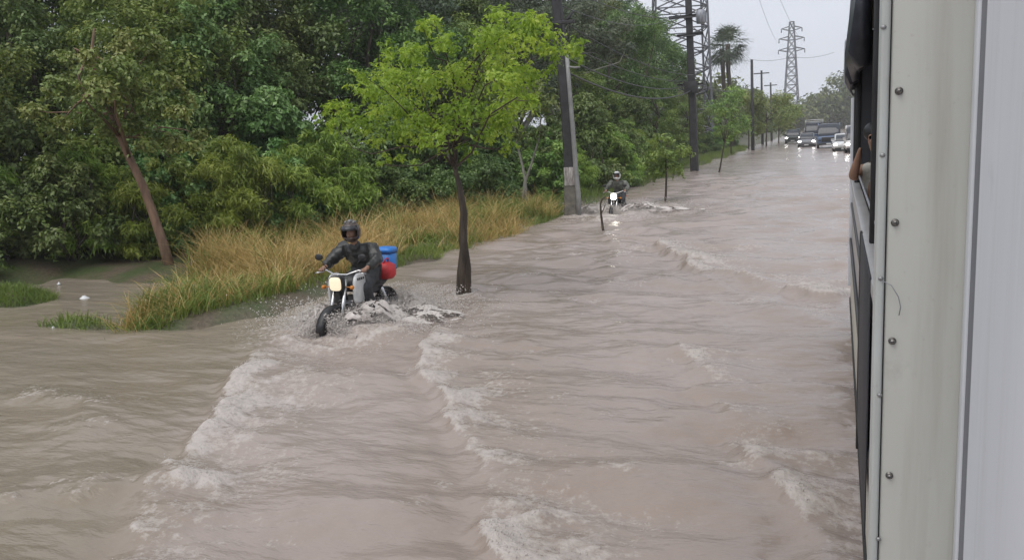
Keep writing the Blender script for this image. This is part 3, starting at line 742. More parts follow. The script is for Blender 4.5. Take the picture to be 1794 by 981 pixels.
def depth_x(y): return np.interp(y, [8.2, 9.0, 10.5, 12.5, 15, 18, 21, 24, 28], [-9.0, -9.4, -10.2, -11.4, -12.6, -12.0, -10.6, -9.8, -9.2])
def inverge(x, y, g):
    tf = fbm(x*1.1, y*1.1, 19, 3); return (x < shore_x(y)+0.3*(tf-0.5)) & (x > depth_x(y)) & (g.random(len(x)) < sstep(0.36, 0.60, tf)*0.95+0.05)
P = scatter(66000, -13.5, -7.0, 8.2, 24.5, inverge, 3)
hs = 0.14 + 0.88*fbm(P[:, 0]*1.3, P[:, 1]*1.3, 15, 3)
hs = hs*np.where(P[:, 0] > shore_x(P[:, 1])-0.5, 0.75, 1.0)
sel = rng.random(len(P)) < 0.26 + 0.62*sstep(0.40, 0.57, fbm(P[:, 0]*0.6+5, P[:, 1]*0.6, 23, 3)) - 0.25*sstep(17, 21, P[:, 1])
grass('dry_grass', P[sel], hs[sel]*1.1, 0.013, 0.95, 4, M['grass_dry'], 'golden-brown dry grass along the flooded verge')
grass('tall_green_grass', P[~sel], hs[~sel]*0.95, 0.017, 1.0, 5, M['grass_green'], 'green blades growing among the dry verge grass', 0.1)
# short green grass: verge edge, far bank and the two tufts in the muddy pool
Pa = scatter(26000, -9.2, -6.4, 16, 95, lambda x, y, g: (x < -6.75+0.5*np.sin(y*0.7)) & (ground_z(x, y) > -0.03) & ((y > 24) | (x > shore_x(y)-0.3)), 6)
Pb = scatter(26000, -16.5, -8.4, 7.6, 12.6, lambda x, y, g: (ground_z(x, y) > -0.015) & (((x+10.1)/1.3)**2+((y-8.75)/0.5)**2 < 1.2), 7)
Pc = scatter(26000, -16.5, -11.5, 8.6, 12.2, lambda x, y, g: (ground_z(x, y) > -0.01) & (((x+13.7)/1.6)**2+((y-10.3)/0.8)**2 < 1.3), 8)
Pd = scatter(9000, -10.5, -7.5, 8.4, 17, lambda x, y, g: (np.abs(x-shore_x(y)+0.05) < 0.22), 9)
Pe = scatter(16000, -9.2, -6.6, 13.5, 25, lambda x, y, g: (np.abs(x-shore_x(y)-0.1) < 0.4) & (ground_z(x, y) > -0.05), 19)
P = np.concatenate([Pa, Pb, Pc, Pd, Pe])
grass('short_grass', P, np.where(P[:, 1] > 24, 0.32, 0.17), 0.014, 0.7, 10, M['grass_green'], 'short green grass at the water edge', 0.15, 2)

# ------------------------------------------------------------------ poles, towers and wires
def box_pole(pts, w, mat, name, parent):
    mb = MB(); rings = []
    for p, ww in zip(pts, w):
        h = ww/2; c = h*0.75
        rings.append([np.array(p)+np.array(q) for q in ((-h,-c,0),(-c,-h,0),(c,-h,0),(h,-c,0),(h,c,0),(c,h,0),(-c,h,0),(-h,c,0))])
    mb.loft(rings, True, False); return mb.build(name, mat, parent)
p0 = at(1003, 381, -0.05); D = p0[1]
t = empty('utility_pole', p0); tag(t, 'dark leaning utility pole with concrete footing beside the lime-green tree', 'utility pole')
def lt(px, py, d=0): return aty(px, py, D+d) - p0
box_pole([lt(1001,330), lt(993,200), lt(985,100), lt(975,0), lt(966,-150)], [0.31,0.29,0.27,0.26,0.25], M['concrete_dark'], 'shaft', t)
box_pole([lt(1003,390), lt(1002,325)], [0.43,0.40], M['concrete'], 'footing', t)
mb = MB(); mb.bbox(lt(989,326,-0.2)-np.array([0.0,0.02,0]), lt(1008,293,-0.2)+np.array([0,0.02,0]), 0.01); mb.build('painted_band', pbr('worn_paint', (0.34,0.32,0.31), 0.7, var=0.5, scale=7, stretch=(3,3,0.6), dirt=(0.12,0.1,0.09), dirt_amt=0.8), t)
mb = MB(); mb.bbox(lt(950,44,-0.25)-np.array([0,0.05,0.04]), lt(1006,36,-0.25)+np.array([0,0.05,0.02]), 0.01); mb.build('crossarm', M['concrete_dark'], t)
for x0, y0, x1, y1 in ((958,36,950,22),(990,38,1004,20)):
    mb = MB(); mb.tube([lt(x0,y0,-0.25), lt((x0+x1)/2,(y0+y1)/2+2,-0.25), lt(x1,y1,-0.25)], [0.05,0.045,0.035], 6); mb.build('bracket', M['concrete_dark'], t)
# pale steel pipe next to it
q0 = at(1014, 352, 0.05); Dq = q0[1] - 4.6
q0 = aty(1014, 378, D - 0.35); q0[2] = -0.1
t = empty('steel_pipe_pole', q0); tag(t, 'slim pale steel pipe pole leaning beside the dark utility pole', 'pole')
def lq(px, py): return aty(px, py, D - 0.35) - q0
mb = MB(); mb.tube([lq(1015,385), lq(1013,340), lq(1009,300), lq(1003,220), lq(998,160), lq(993,98)], [0.075,0.075,0.07,0.065,0.06,0.055], 10); mb.build('pipe', M['pipe'], t)
mb = MB(); mb.tube([lq(995,117), lq(1006,119), lq(1016,118)], 0.03, 6); mb.build('bracket', M['pipe'], t)

p2 = at(1217, 301, -0.05); D2 = p2[1]
t = empty('utility_pole', p2); tag(t, 'second dark utility pole with transformer and cable bundles before the lattice tower', 'utility pole')
def l2(px, py, d=0): return aty(px, py, D2+d) - p2
box_pole([l2(1217,303), l2(1214,200), l2(1210,100), l2(1206,0), l2(1203,-60)], [0.44,0.40,0.36,0.33,0.30], M['concrete_dark'], 'shaft', t)
for y in (28, 60, 147):
    mb = MB(); a = l2(1186 if y != 28 else 1172, y, -0.25); b = l2(1232, y+3, -0.25); mb.bbox(a-np.array([0,0.06,0.06]), b+np.array([0,0.06,0.06]), 0.01); mb.build('crossarm', M['concrete_dark'], t)
mb = MB(); c = l2(1228, 30, -0.3); mb.tube([c-np.array([0,0,0.35]), c+np.array([0,0,0.3]), c+np.array([0,0,0.38])], [0.24,0.25,0.14], 14)
for i in range(8):
    a = i*0.785; mb.box(c+np.array([0.24*math.cos(a)-0.015,0.24*math.sin(a)-0.015,-0.3]), c+np.array([0.29*math.cos(a)+0.015,0.29*math.sin(a)+0.015,0.2]))
mb.build('transformer', M['steel'], t)
for px in (1176, 1190, 1220):
    mb = MB(); c = l2(px, 26, -0.25); mb.tube([c, c+np.array([0,0,0.09]), c+np.array([0,0,0.13]), c+np.array([0,0,0.2])], [0.03,0.07,0.04,0.05], 8); mb.build('insulator', M['white_plastic'], t)
for i, px in enumerate((1196, 1203, 1222, 1229)):       # slack cable loops tied to the pole
    mb = MB(); c = l2(px, 150+3*(i % 2), -0.28); k = 0.22+0.05*i
    mb.torus(c, (0.2, 1, 0.1), k, 0.022, 20, 5); mb.build('cable_coil', M['black'], t)
mb = MB(); mb.bbox(l2(1199,158,-0.3)-np.array([0,0.1,0.2]), l2(1222,142,-0.3)+np.array([0,0.05,0]), 0.02); mb.build('junction_box', M['concrete_dark'], t)

def small_pole(px, py, ptop, w, label, arm=True):
    p = at(px, py, 0.1); t = empty('utility_pole', p); tag(t, label, 'utility pole')
    def ls(x, y): return aty(x, y, p[1]) - p
    mb = MB(); mb.tube([ls(px, py+3), ls(px-1, (py+ptop)/2), ls(px-2, ptop)], [w, w*0.85, w*0.7], 8); mb.build('shaft', M['concrete_dark'], t)
    if arm:
        mb = MB(); c = ls(px-2, ptop+5); mb.box(c-np.array([0.9,0.06,0.06]), c+np.array([0.9,0.06,0.06])); mb.build('crossarm', M['concrete_dark'], t)
    return p
small_pole(1319, 262, 105, 0.17, 'third utility pole in the row, rising above the roadside trees', False)
small_pole(1336, 252, 124, 0.16, 'thin far utility pole fourth in the row')
small_pole(1352, 246, 145, 0.16, 'thinnest far utility pole at the end of the row')

def lattice(name, p, label, hgt, wb, wt, arms, thick, levels, mat, yaw=0.3):
    t = empty(name, p, yaw); tag(t, label, 'pylon')
    def corner(z, i):
        w = wb+(wt-wb)*min(1, z/hgt); sx, sy = ((-1,-1),(1,-1),(1,1),(-1,1))[i]; return np.array([sx*w/2, sy*w/2, z])
    for i in range(4):
        mb = MB(); mb.tube([corner(0, i), corner(hgt, i)], [thick*1.4, thick], 4, sm=False); mb.build('leg', mat, t)
    zs = np.linspace(0, hgt, levels+1); mb = MB()
    for a, b in zip(zs[:-1], zs[1:]):
        for i in range(4):
            j = (i+1) % 4
            mb.tube([corner(a, i), corner(b, j)], thick*0.6, 4, False, False); mb.tube([corner(a, j), corner(b, i)], thick*0.6, 4, False, False)
            mb.tube([corner(b, i), corner(b, j)], thick*0.6, 4, False, False)
    mb.build('bracing', mat, t)
    for z, half in arms:
        for s in (-1, 1):
            mb = MB(); w = (wb+(wt-wb)*z/hgt)/2; tip = np.array([s*half, 0, z+0.2])
            for q in ((s*w, -w, z-0.5), (s*w, w, z-0.5), (s*w, -w, z+0.9), (s*w, w, z+0.9)): mb.tube([q, tip], thick*0.7, 4, False, False)
            mb.tube([tip, tip-np.array([0, 0, 1.4])], thick*0.9, 5); mb.build('arm', mat, t)
    return t
M['pylon'] = pbr('galvanised', (0.13,0.135,0.15), 0.55, metal=0.2, var=0.15)
M['pylon_far'] = M['pylon']
pt = aty(1193, 215, 88); pt[2] = 0.2
lattice('lattice_pylon', pt, 'wide steel lattice pylon rising behind the second utility pole', 30, 5.9, 4.0, [(27, 6)], 0.11, 15, M['pylon'], 0.25)
pf = aty(1386, 215, 330); pf[2] = 0.2
lattice('lattice_pylon', pf, 'distant slim lattice pylon above the far end of the road', 38.5, 6.0, 1.5, [(36, 3.6), (32.5, 4.4), (28.5, 4.6)], 0.2, 12, M['pylon_far'], 0.15)

def wire(a, b, sag, r, label, n=14):
    a = np.array(a); b = np.array(b); pts = [a+(b-a)*i/n - np.array([0, 0, 4*sag*(i/n)*(1-i/n)]) for i in range(n+1)]
    mb = MB(); mb.tube([p - a for p in pts], r, 5); o = mb.build('cable', M['black'], None); o.location = a
    tag(o, label, 'cable')
A1 = aty(978, 40, D); A2 = aty(1210, 150, D2); A2b = aty(1192, 30, D2); A1b = aty(972, -40, D)
Z = lambda v, dz, dx=0: np.array(v)+np.array([dx, 0, dz])
wire(Z(A1, -0.9), Z(A2, 0.0, -0.2), 0.5, 0.022, 'thick lower cable sagging between the two dark utility poles')
wire(Z(A1, -0.5), Z(A2, 0.25, -0.2), 0.35, 0.016, 'thin cable just above the thick lower one between the dark poles')
wire(Z(A1, 0.5), Z(A2b, 0.0, -0.4), 0.5, 0.014, 'high wire running from the dark leaning pole to the transformer pole crossarm')
wire(Z(A1, 0.9, 0.3), Z(A2b, 0.1, 0.5), 0.45, 0.014, 'highest wire between the dark leaning pole and the transformer pole')
wire(Z(A1, -1.3), Z(A2, -0.25, 0.1), 0.65, 0.03, 'lowest and heaviest cable bundle between the two dark utility poles')
wire(Z(A1, 0.1), Z(A2, 0.55, 0.2), 0.4, 0.014, 'thin cable in the middle of the bundle between the dark poles')
wire(Z(A1b, 0.9, 0.4), Z(A2b, 0.6, 0.2), 0.4, 0.012, 'thin wire passing over the lime-green tree crown to the transformer pole')
A3 = aty(1317, 108, at(1319, 262)[1])
wire(Z(A2b, 0.1), A3, 0.6, 0.02, 'wire leaving the transformer pole toward the third pole')
wire(Z(A2, 0.2), Z(A3, -2.2), 0.6, 0.025, 'low cable leaving the second pole toward the third pole')
T1 = pt + np.array([5.5, 1.2, 25.6]); T2 = pf + np.array([4.2, 0.6, 31.0]); T3 = pf + np.array([-4.2, -0.6, 31.0])
wire(T1, T2, 2.5, 0.03, 'power line from the near pylon to the right arm of the distant pylon')
wire(Z(T1, 0, -1), T3, 3, 0.03, 'power line from the near pylon to the left arm of the distant pylon')
wire(aty(1312, 104, 330), aty(1386, 100, 330), 1.0, 0.06, 'power line reaching the distant pylon from the palms side')
wire(aty(1386, 100, 330), aty(1462, 92, 330), 1.0, 0.06, 'power line leaving the distant pylon toward the bus side')

# ------------------------------------------------------------------ bits of litter
for px, py, w, lab in ((147,521,0.17,'larger white plastic scrap floating in the muddy pool'),(93,574,0.07,'tiny white scrap beside the green tuft in the muddy pool'),
                       (103,497,0.08,'white scrap at the far edge of the muddy pool under the thicket')):
    mb = MB(); gg = np.random.default_rng(px); rings = []
    for j in range(4):
        rr = [1.0, 0.9, 0.55, 0.15][j]; rings.append([(w*rr*math.cos(a*0.785)*(0.75+0.5*gg.random())*0.6, w*rr*math.sin(a*0.785)*(0.7+0.5*gg.random())*0.45, -0.02+0.014*j*(0.5+gg.random())) for a in range(8)])
    mb.loft(rings); o = mb.build('plastic_scrap', M['white_plastic']); o.location = at(px, py, 0.02); tag(o, lab, 'litter')
p0 = at(1056, 402); t = empty('bent_stake', p0); tag(t, 'thin dark bent stake in the water in front of the second rider', 'stake')
def ls(px, py): return aty(px, py, p0[1]) - p0
mb = MB(); mb.tube([ls(1058,412), ls(1056,398), ls(1053,375), ls(1052,358), ls(1055,349), ls(1061,345)], [0.035,0.032,0.028,0.024,0.02,0.014], 7); mb.build('stem', M['bark_dark'], t)
mb = MB(); mb.tube([ls(1053,375), ls(1058,366), ls(1061,356)], [0.014,0.011,0.006], 5); mb.build('twig', M['bark_dark'], t)

# ------------------------------------------------------------------ motorcycles
def motorcycle(label, loc, heading, shield=True, colour='black', lamp='lamp'):
    """built along +x, ground at z = 0"""
    t = empty('motorcycle', loc, heading); tag(t, label, 'motorcycle')
    def wheel(x, sgn):
        w = empty('wheel', (x, 0, 0.30)); w.parent = t
        mb = MB(); mb.torus((0,0,0), (0,1,0), 0.255, 0.046, 32, 10); mb.build('tyre', M['rubber'], w)
        mb = MB(); mb.torus((0,0,0), (0,1,0), 0.212, 0.014, 32, 6, 1.8); mb.tube([(0,-0.06,0),(0,0.06,0)], 0.04, 12)
        for i in range(10):
            a = i*0.628; mb.tube([(0.03*math.cos(a),0.02*(-1)**i,0.03*math.sin(a)),(0.21*math.cos(a+0.15),0,0.21*math.sin(a+0.15))], 0.007, 5)
        mb.tube([(0,0.05,0),(0,0.056,0)], 0.11, 18); mb.build('rim', M['alu'], w); return w
    wheel(0.64, 1); wheel(-0.62, -1)
    hd = np.array((0.36, 0, 0.98)); ax = np.array((0.64, 0, 0.30))
    for s in (-1, 1):
        mb = MB(); o = np.array((0, s*0.085, 0)); mb.tube([ax+o, ax+o+(hd-ax)*0.45, hd+o*0.9], [0.028,0.026,0.019], 8); mb.build('fork', M['chrome'], t)
    mb = MB(); rings = []
    for i in range(11):
        a = R(10 + i*15); c = np.array((0.64+0.33*math.cos(a), 0, 0.30+0.33*math.sin(a))); u = np.array((math.cos(a),0,math.sin(a)))
        rings.append([c+np.array((0,-0.065,0))-u*0.03, c+np.array((0,-0.05,0))+u*0.01, c+u*0.02, c+np.array((0,0.05,0))+u*0.01, c+np.array((0,0.065,0))-u*0.03, c-u*0.012])
    mb.loft(rings); mb.build('front_mudguard', M[colour], t)
    mb = MB(); hb = [(0.30,-0.36,1.03),(0.33,-0.24,1.05),(0.38,-0.10,1.0),(0.38,0.10,1.0),(0.33,0.24,1.05),(0.30,0.36,1.03)]; mb.tube(hb, 0.012, 8); mb.build('handlebar', M['chrome'], t)
    for s in (-1, 1):
        mb = MB(); mb.tube([(0.31,s*0.26,1.048),(0.295,s*0.385,1.028)], 0.018, 8); mb.build('grip', M['rubber'], t)
        mb = MB(); mb.tube([(0.34,s*0.21,1.05),(0.37,s*0.27,1.16),(0.36,s*0.31,1.20)], 0.006, 6); mb.ell((0.355,s*0.33,1.225), (0.018,0.065,0.045), 12, 8); mb.build('mirror', M['black'], t)
        mb = MB(); mb.tube([(0.44,s*0.10,0.85),(0.46,s*0.2,0.85)], 0.008, 6); mb.ell((0.47,s*0.215,0.85), (0.035,0.03,0.028), 10, 8); mb.build('turn_signal', pbr('amber_lens', (0.55,0.2,0.03), 0.3, var=0.1), t)
        mb = MB(); mb.tube([(0.36,s*0.27,1.03),(0.42,s*0.33,1.03),(0.40,s*0.40,1.02)], 0.007, 6); mb.build('lever', M['chrome'], t)
    mb = MB(); rings = []
    for x, k in ((0.40,0.6),(0.44,0.95),(0.50,1.0),(0.525,0.95)):
        rings.append([(x, 0.105*k*math.copysign(abs(math.cos(a))**0.55, math.cos(a)), 0.90+0.105*k*math.copysign(abs(math.sin(a))**0.55, math.sin(a))) for a in np.arange(16)*math.pi/8])
    mb.loft(rings); hl = mb.build('headlight', M[colour], t)
    mb = MB(); mb.loft([[(x, 0.093*k*math.copysign(abs(math.cos(a))**0.55, math.cos(a)), 0.90+0.093*k*math.copysign(abs(math.sin(a))**0.55, math.sin(a))) for a in np.arange(16)*math.pi/8] for x, k in ((0.522,1),(0.54,0.85),(0.545,0.4))]); mb.build('lens', M[lamp], hl)
    mb = MB(); rings = []                                     # tank
    for x, w, z0, z1 in ((0.30,0.10,0.80,0.90),(0.22,0.145,0.74,0.965),(0.08,0.155,0.72,0.985),(-0.06,0.12,0.72,0.93),(-0.14,0.08,0.73,0.86)):
        rings.append([(x, w*math.copysign(abs(math.cos(a))**0.7, math.cos(a)), (z0+z1)/2+(z1-z0)/2*math.copysign(abs(math.sin(a))**0.7, math.sin(a))) for a in np.arange(14)*math.pi/7])
    mb.loft(rings); mb.build('fuel_tank', M[colour], t)
    if shield:                                               # white rounded panels on each side of the tank
        for s in (-1, 1):
            mb = MB(); rings = []
            for q, kk in ((0.0, 1.0), (0.03, 0.98), (0.045, 0.85)):
                rings.append([(0.26+0.135*kk*math.copysign(abs(math.cos(a))**0.6, math.cos(a)) - 0.02*math.sin(a), s*(0.175+q), 0.80+0.20*kk*math.copysign(abs(math.sin(a))**0.6, math.sin(a))) for a in np.arange(18)*math.pi/9])
            mb.loft(rings); sh = mb.build('side_shroud', M['white_plastic'], t)
            for i in range(4):
                mb = MB(); mb.bbox((0.175+i*0.045, s*0.2215-0.003, 0.915), (0.208+i*0.045, s*0.2215+0.003, 0.948), 0.003, 1); mb.build('decal', M['black'], sh)
    mb = MB(); rings = []
    for x, w, z in ((-0.10,0.10,0.82),(-0.22,0.135,0.80),(-0.42,0.14,0.82),(-0.66,0.12,0.86),(-0.74,0.07,0.87)):
        rings.append([(x, w*math.cos(a), z+0.045*math.copysign(abs(math.sin(a))**0.6, math.sin(a))) for a in np.arange(12)*math.pi/6])
    mb.loft(rings); mb.build('seat', M['rubber'], t)
    mb = MB(); rings = []
    for x, w, z0, z1 in ((-0.12,0.09,0.62,0.79),(-0.35,0.11,0.66,0.80),(-0.62,0.09,0.74,0.83),(-0.84,0.05,0.80,0.86)):
        rings.append([(x,-w,z0),(x,w,z0),(x,w*0.9,z1),(x,-w*0.9,z1)])
    mb.loft(rings, sm=False); mb.build('tail_fairing', M[colour], t)
    mb = MB(); mb.bbox((-0.90,-0.07,0.78),(-0.85,0.07,0.83),0.015); mb.build('tail_light', pbr('tail_lens', (0.45,0.02,0.02), 0.25, var=0.1), t)
    mb = MB(); rings = []
    for i in range(9):
        a = R(60 + i*14); c = np.array((-0.62+0.34*math.cos(a), 0, 0.30+0.34*math.sin(a))); u = np.array((math.cos(a),0,math.sin(a)))
        rings.append([c+np.array((0,-0.08,0)), c+u*0.02+np.array((0,-0.06,0)), c+u*0.02+np.array((0,0.06,0)), c+np.array((0,0.08,0))])
    mb.loft(rings); mb.build('rear_mudguard', M['black'], t)
    mb = MB(); mb.bbox((-0.16,-0.13,0.28),(0.20,0.13,0.50),0.05); mb.tube([(0.12,0,0.45),(0.24,0,0.66)],[0.10,0.085],12)
    for i in range(5):
        c = np.array((0.14,0,0.48))+np.array((0.022,0,0.04))*i; mb.bbox(c-np.array((0.1,0.115,0.006)), c+np.array((0.1,0.115,0.006)), 0.004, 1)
    mb.tube([(0.02,-0.12,0.38),(0.02,-0.17,0.38)], 0.095, 16); mb.tube([(0.02,0.12,0.38),(0.02,0.17,0.38)], 0.095, 16); mb.build('engine', M['alu'], t)
    mb = MB(); mb.tube([(0.36,0,0.90),(0.28,0,0.60),(0.20,0,0.30),(-0.10,0,0.26),(-0.22,0,0.40),(-0.24,0,0.72)], 0.025, 8); mb.tube([(0.36,0,0.88),(0.0,0,0.74),(-0.6,0,0.78)], 0.022, 8); mb.build('frame', M['black'], t)
    for s in (-1, 1):
        mb = MB(); mb.tube([(-0.15,s*0.1,0.36),(-0.62,s*0.1,0.30)], 0.022, 8); mb.build('swingarm', M['black'], t)
        mb = MB(); mb.tube([(-0.58,s*0.12,0.34),(-0.40,s*0.12,0.70)], 0.03, 8)
        for i in range(7): mb.torus((-0.55+0.02*i, s*0.12, 0.40+0.04*i), (0.45,0,0.9), 0.034, 0.008, 12, 5)
        mb.build('shock_absorber', M['chrome'], t)
        mb = MB(); mb.tube([(0.02,s*0.12,0.31),(0.02,s*0.27,0.31)], 0.017, 8); mb.build('footpeg', M['rubber'], t)
    mb = MB(); mb.tube([(0.24,0.0,0.52),(0.32,-0.08,0.40),(0.20,-0.13,0.24),(-0.20,-0.15,0.26),(-0.40,-0.17,0.32),(-0.85,-0.17,0.42)], [0.022,0.022,0.022,0.025,0.05,0.05], 10); mb.build('exhaust', M['chrome'], t)
    mb = MB()
    for s in (-0.11, 0.0, 0.11): mb.tube([(-0.46,s,0.875),(-0.92,s,0.90)], 0.01, 6)
    for x in (-0.5,-0.7,-0.9): mb.tube([(x,-0.11,0.88),(x,0.11,0.88)], 0.01, 6)
    mb.tube([(-0.6,-0.10,0.88),(-0.55,-0.11,0.76)], 0.01, 6); mb.tube([(-0.6,0.10,0.88),(-0.55,0.11,0.76)], 0.01, 6); mb.build('luggage_rack', M['black'], t)
    return t

def skinned(name, V, E_, mat, parent=None, root=0, sub=2):
    """V: list of ((x,y,z), r or (rx,ry)); grown as one continuous skin"""
    me = bpy.data.meshes.new(name); me.from_pydata([v[0] for v in V], E_, []); me.update()
    o = link(name, me, parent); md = o.modifiers.new('skin', 'SKIN'); md.use_smooth_shade = True; md.branch_smoothing = 0.6
    sv = me.skin_vertices[0].data
    for i, v in enumerate(V):
        r = v[1]; sv[i].radius = (r, r) if np.isscalar(r) else r; sv[i].use_root = (i == root)
    sb = o.modifiers.new('sub', 'SUBSURF'); sb.levels = sub; sb.render_levels = sub
    me.materials.append(mat); return o
def creased(o, strength):
    tx = bpy.data.textures.get('cloth_folds') or bpy.data.textures.new('cloth_folds', 'CLOUDS'); tx.noise_scale = 0.062; tx.noise_depth = 2
    d = o.modifiers.new('folds', 'DISPLACE'); d.texture = tx; d.strength = strength; d.mid_level = 0.5; d.texture_coords = 'LOCAL'; return o
def graph(chains, pts):
    names = list(pts); idx = {n: i for i, n in enumerate(names)}; E_ = []
    for c in chains:
        c = c.split(); E_ += [(idx[a], idx[b]) for a, b in zip(c[:-1], c[1:])]
    return [pts[n] for n in names], E_
def hand(pts, chains, s, wrist, palm_c, fwd, grip):
    """palm and five separate fingers closing on a bar that runs along y"""
    f = np.array(fwd, float); f /= np.linalg.norm(f); pn = f'{s}palm'; pts[pn] = (tuple(palm_c), (0.034, 0.022)); chains.append(f'{wrist} {pn}')
    for i in range(4):
        y = palm_c[1] + (i-1.5)*0.021; k = [0.92, 1.0, 0.96, 0.82][i]
        p1 = np.array((palm_c[0], y, palm_c[2])) + f*0.045*k + np.array((0, 0, 0.008)); p2 = p1 + (f*0.022+np.array((0, 0, -0.022)))*k; p3 = p2 + (-f*0.022+np.array((0, 0, -0.014)))*k
        for j, p in enumerate((p1, p2, p3)): pts[f'{s}f{i}{j}'] = (tuple(p), 0.0095-0.0012*j)
        chains.append(f'{pn} {s}f{i}0 {s}f{i}1 {s}f{i}2')
    inn = -1 if palm_c[1] > 0 else 1
    q1 = np.array(palm_c)+np.array((0.0, inn*0.04, -0.01)); q2 = q1+f*0.03+np.array((0, inn*0.008, -0.02))
    pts[f'{s}t0'] = (tuple(q1), 0.011); pts[f'{s}t1'] = (tuple(q2), 0.009); chains.append(f'{pn} {s}t0 {s}t1')
def rider(label, bike, look=0.0, helmet='helmet', jacket='jacket', tilt=0.0):
    P = empty('person', bike.location, bike.rotation_euler.z); tag(P, label, 'person')
    S = 1.0
    J = {'pelvis': ((-0.26,0,0.90),(0.175,0.15)), 'belly': ((-0.23,0,1.04),(0.205,0.165)), 'chest': ((-0.13,0,1.20),(0.23,0.165)), 'nk': ((-0.03,0,1.325),0.10), 'neck': ((0.005,0,1.38),0.072),
         'Ls': ((-0.10,0.215,1.305),0.108), 'Le': ((0.04,0.37,1.13),0.085), 'Lw': ((0.235,0.325,1.075),0.056),
         'Rs': ((-0.10,-0.215,1.305),0.108), 'Re': ((0.04,-0.37,1.13),0.085), 'Rw': ((0.235,-0.325,1.075),0.056)}
    ch = ['pelvis belly chest nk neck', 'chest Ls Le Lw', 'chest Rs Re Rw']
    L = {'hip': ((-0.24,0,0.93),0.145), 'Lh': ((-0.20,0.10,0.90),0.12), 'Lk': ((0.17,0.225,0.80),0.09), 'La': ((0.0,0.215,0.40),0.07),
         'Rh': ((-0.20,-0.10,0.90),0.12), 'Rk': ((0.17,-0.225,0.80),0.09), 'Ra': ((0.0,-0.215,0.40),0.07)}
    cl = ['hip Lh Lk La', 'hip Rh Rk Ra']
    # the body itself, one surface from head to toe, a little slimmer than the clothes
    B = {k: (v[0], tuple(0.45*np.array(v[1]))) if not np.isscalar(v[1]) else (v[0], v[1]*(0.40 if k[1:] in ('s','e') else 0.66)) for k, v in J.items()}
    B.update({k: (v[0], v[1]*0.55) for k, v in L.items() if k != 'hip'})
    B['jaw'] = ((0.055,0,1.445),(0.062,0.07)); B['skull'] = ((0.03,0,1.535),(0.078,0.09)); B['crown'] = ((0.025,0,1.59),0.06); B['nose'] = ((0.13,0,1.49),0.014)
    for s in 'LR':
        y = 0.215 if s == 'L' else -0.215; B[s+'heel'] = ((0.0,y,0.345),0.04); B[s+'toe'] = ((0.15,y,0.335),0.032)
    bc = ['pelvis belly chest nk neck jaw skull crown', 'jaw nose', 'chest Ls Le Lw', 'chest Rs Re Rw', 'pelvis Lh Lk La Lheel Ltoe', 'pelvis Rh Rk Ra Rheel Rtoe']
    for s, y in (('L', 0.325), ('R', -0.325)): hand(B, bc, s, s+'w', (0.285, y, 1.062), (0.95, 0, -0.12), None)
    V, E_ = graph(bc, B); skinned('body', V, E_, M['skin'], P)
    V, E_ = graph(ch, J); creased(skinned('jacket', V, E_, M[jacket], P, sub=3), 0.05)
    V, E_ = graph(cl, L); creased(skinned('trousers', V, E_, M['trousers'], P, sub=3), 0.035)
    for s in (-1, 1):
        mb = MB(); y = s*0.215; rings = []
        for x, w, z0, z1 in ((-0.06,0.03,0.315,0.37),(-0.03,0.045,0.31,0.43),(0.04,0.045,0.31,0.43),(0.10,0.05,0.31,0.385),(0.19,0.045,0.312,0.365),(0.225,0.025,0.318,0.345)):
            rings.append([(x, y+w*math.cos(a), (z0+z1)/2+(z1-z0)/2*math.sin(a)) for a in np.arange(12)*math.pi/6])
        mb.loft(rings); mb.build('shoe', M['rubber'], P)
    # full-face helmet: shell with an opening, chin bar, visor
    hc = np.array((0.05, 0, 1.525)); hv = empty('helmet', tuple(hc)); hv.parent = P; hv.rotation_euler = (0, tilt, look); hv.name = 'helmet'
    mb = MB(); nu, nv = 28, 16; vs = []; fs = []; ids = {}
    for j in range(nv+1):
        th = math.pi*0.86*j/nv
        for i in range(nu):
            a = 2*math.pi*i/nu; r = 1.0
            p = np.array((0.150*math.sin(th)*math.cos(a)*r, 0.128*math.sin(th)*math.sin(a), 0.140*math.cos(th)))
            if p[2] < 0: p[2] *= 1.05; p[0] *= 1.05 if p[0] > 0 else 0.96
            ids[(i, j)] = len(vs); vs.append(p)
    for j in range(nv):
        for i in range(nu):
            q = [ids[(i, j)], ids[(i, j+1)], ids[((i+1) % nu, j+1)], ids[((i+1) % nu, j)]]; c = sum(vs[k] for k in q)/4
            if c[0] > 0.055 and -0.062 < c[2] < 0.045: continue
            fs.append(q)
    mb.add(vs, fs, True); sh = mb.build('shell', M[helmet], hv); so_ = sh.modifiers.new('solid', 'SOLIDIFY'); so_.thickness = 0.014
    mb = MB(); rings = []
    for i in range(9):
        a = -1.12+i*0.28; rings.append([(0.151*math.cos(a)*k, 0.131*math.sin(a)*k, z) for z, k in ((0.088,0.86),(0.096,0.90),(0.062,1.02),(0.040,1.04),(0.038,1.01),(0.062,0.97))])
    mb.loft(rings); mb.build('visor', M['visor'], hv)
    mb = MB()
    for a, b, c_ in (((-0.08,0,0.135),(0.06,0,0.142),0.02),((-0.07,0.06,0.122),(0.05,0.055,0.13),0.014),((-0.07,-0.06,0.122),(0.05,-0.055,0.13),0.014)): mb.tube([a, (np.array(a)+np.array(b))/2+np.array((0,0,0.008)), b], c_, 6)
    mb.build('vent', M['black'] if helmet != 'helmet' else M['alu'], hv)
    return P

HEAD = R(-91.0)
BZ = -0.265
c1 = at(632, 566)[:2]
ROAD = -0.25
bike1 = motorcycle('black motorcycle with lit headlight and white side panel ploughing through the flood', (c1[0], c1[1], BZ), HEAD)
rider('rider in dark jacket and dark patterned helmet on the near motorcycle with blue tub', bike1, 0.25, tilt=0.1)
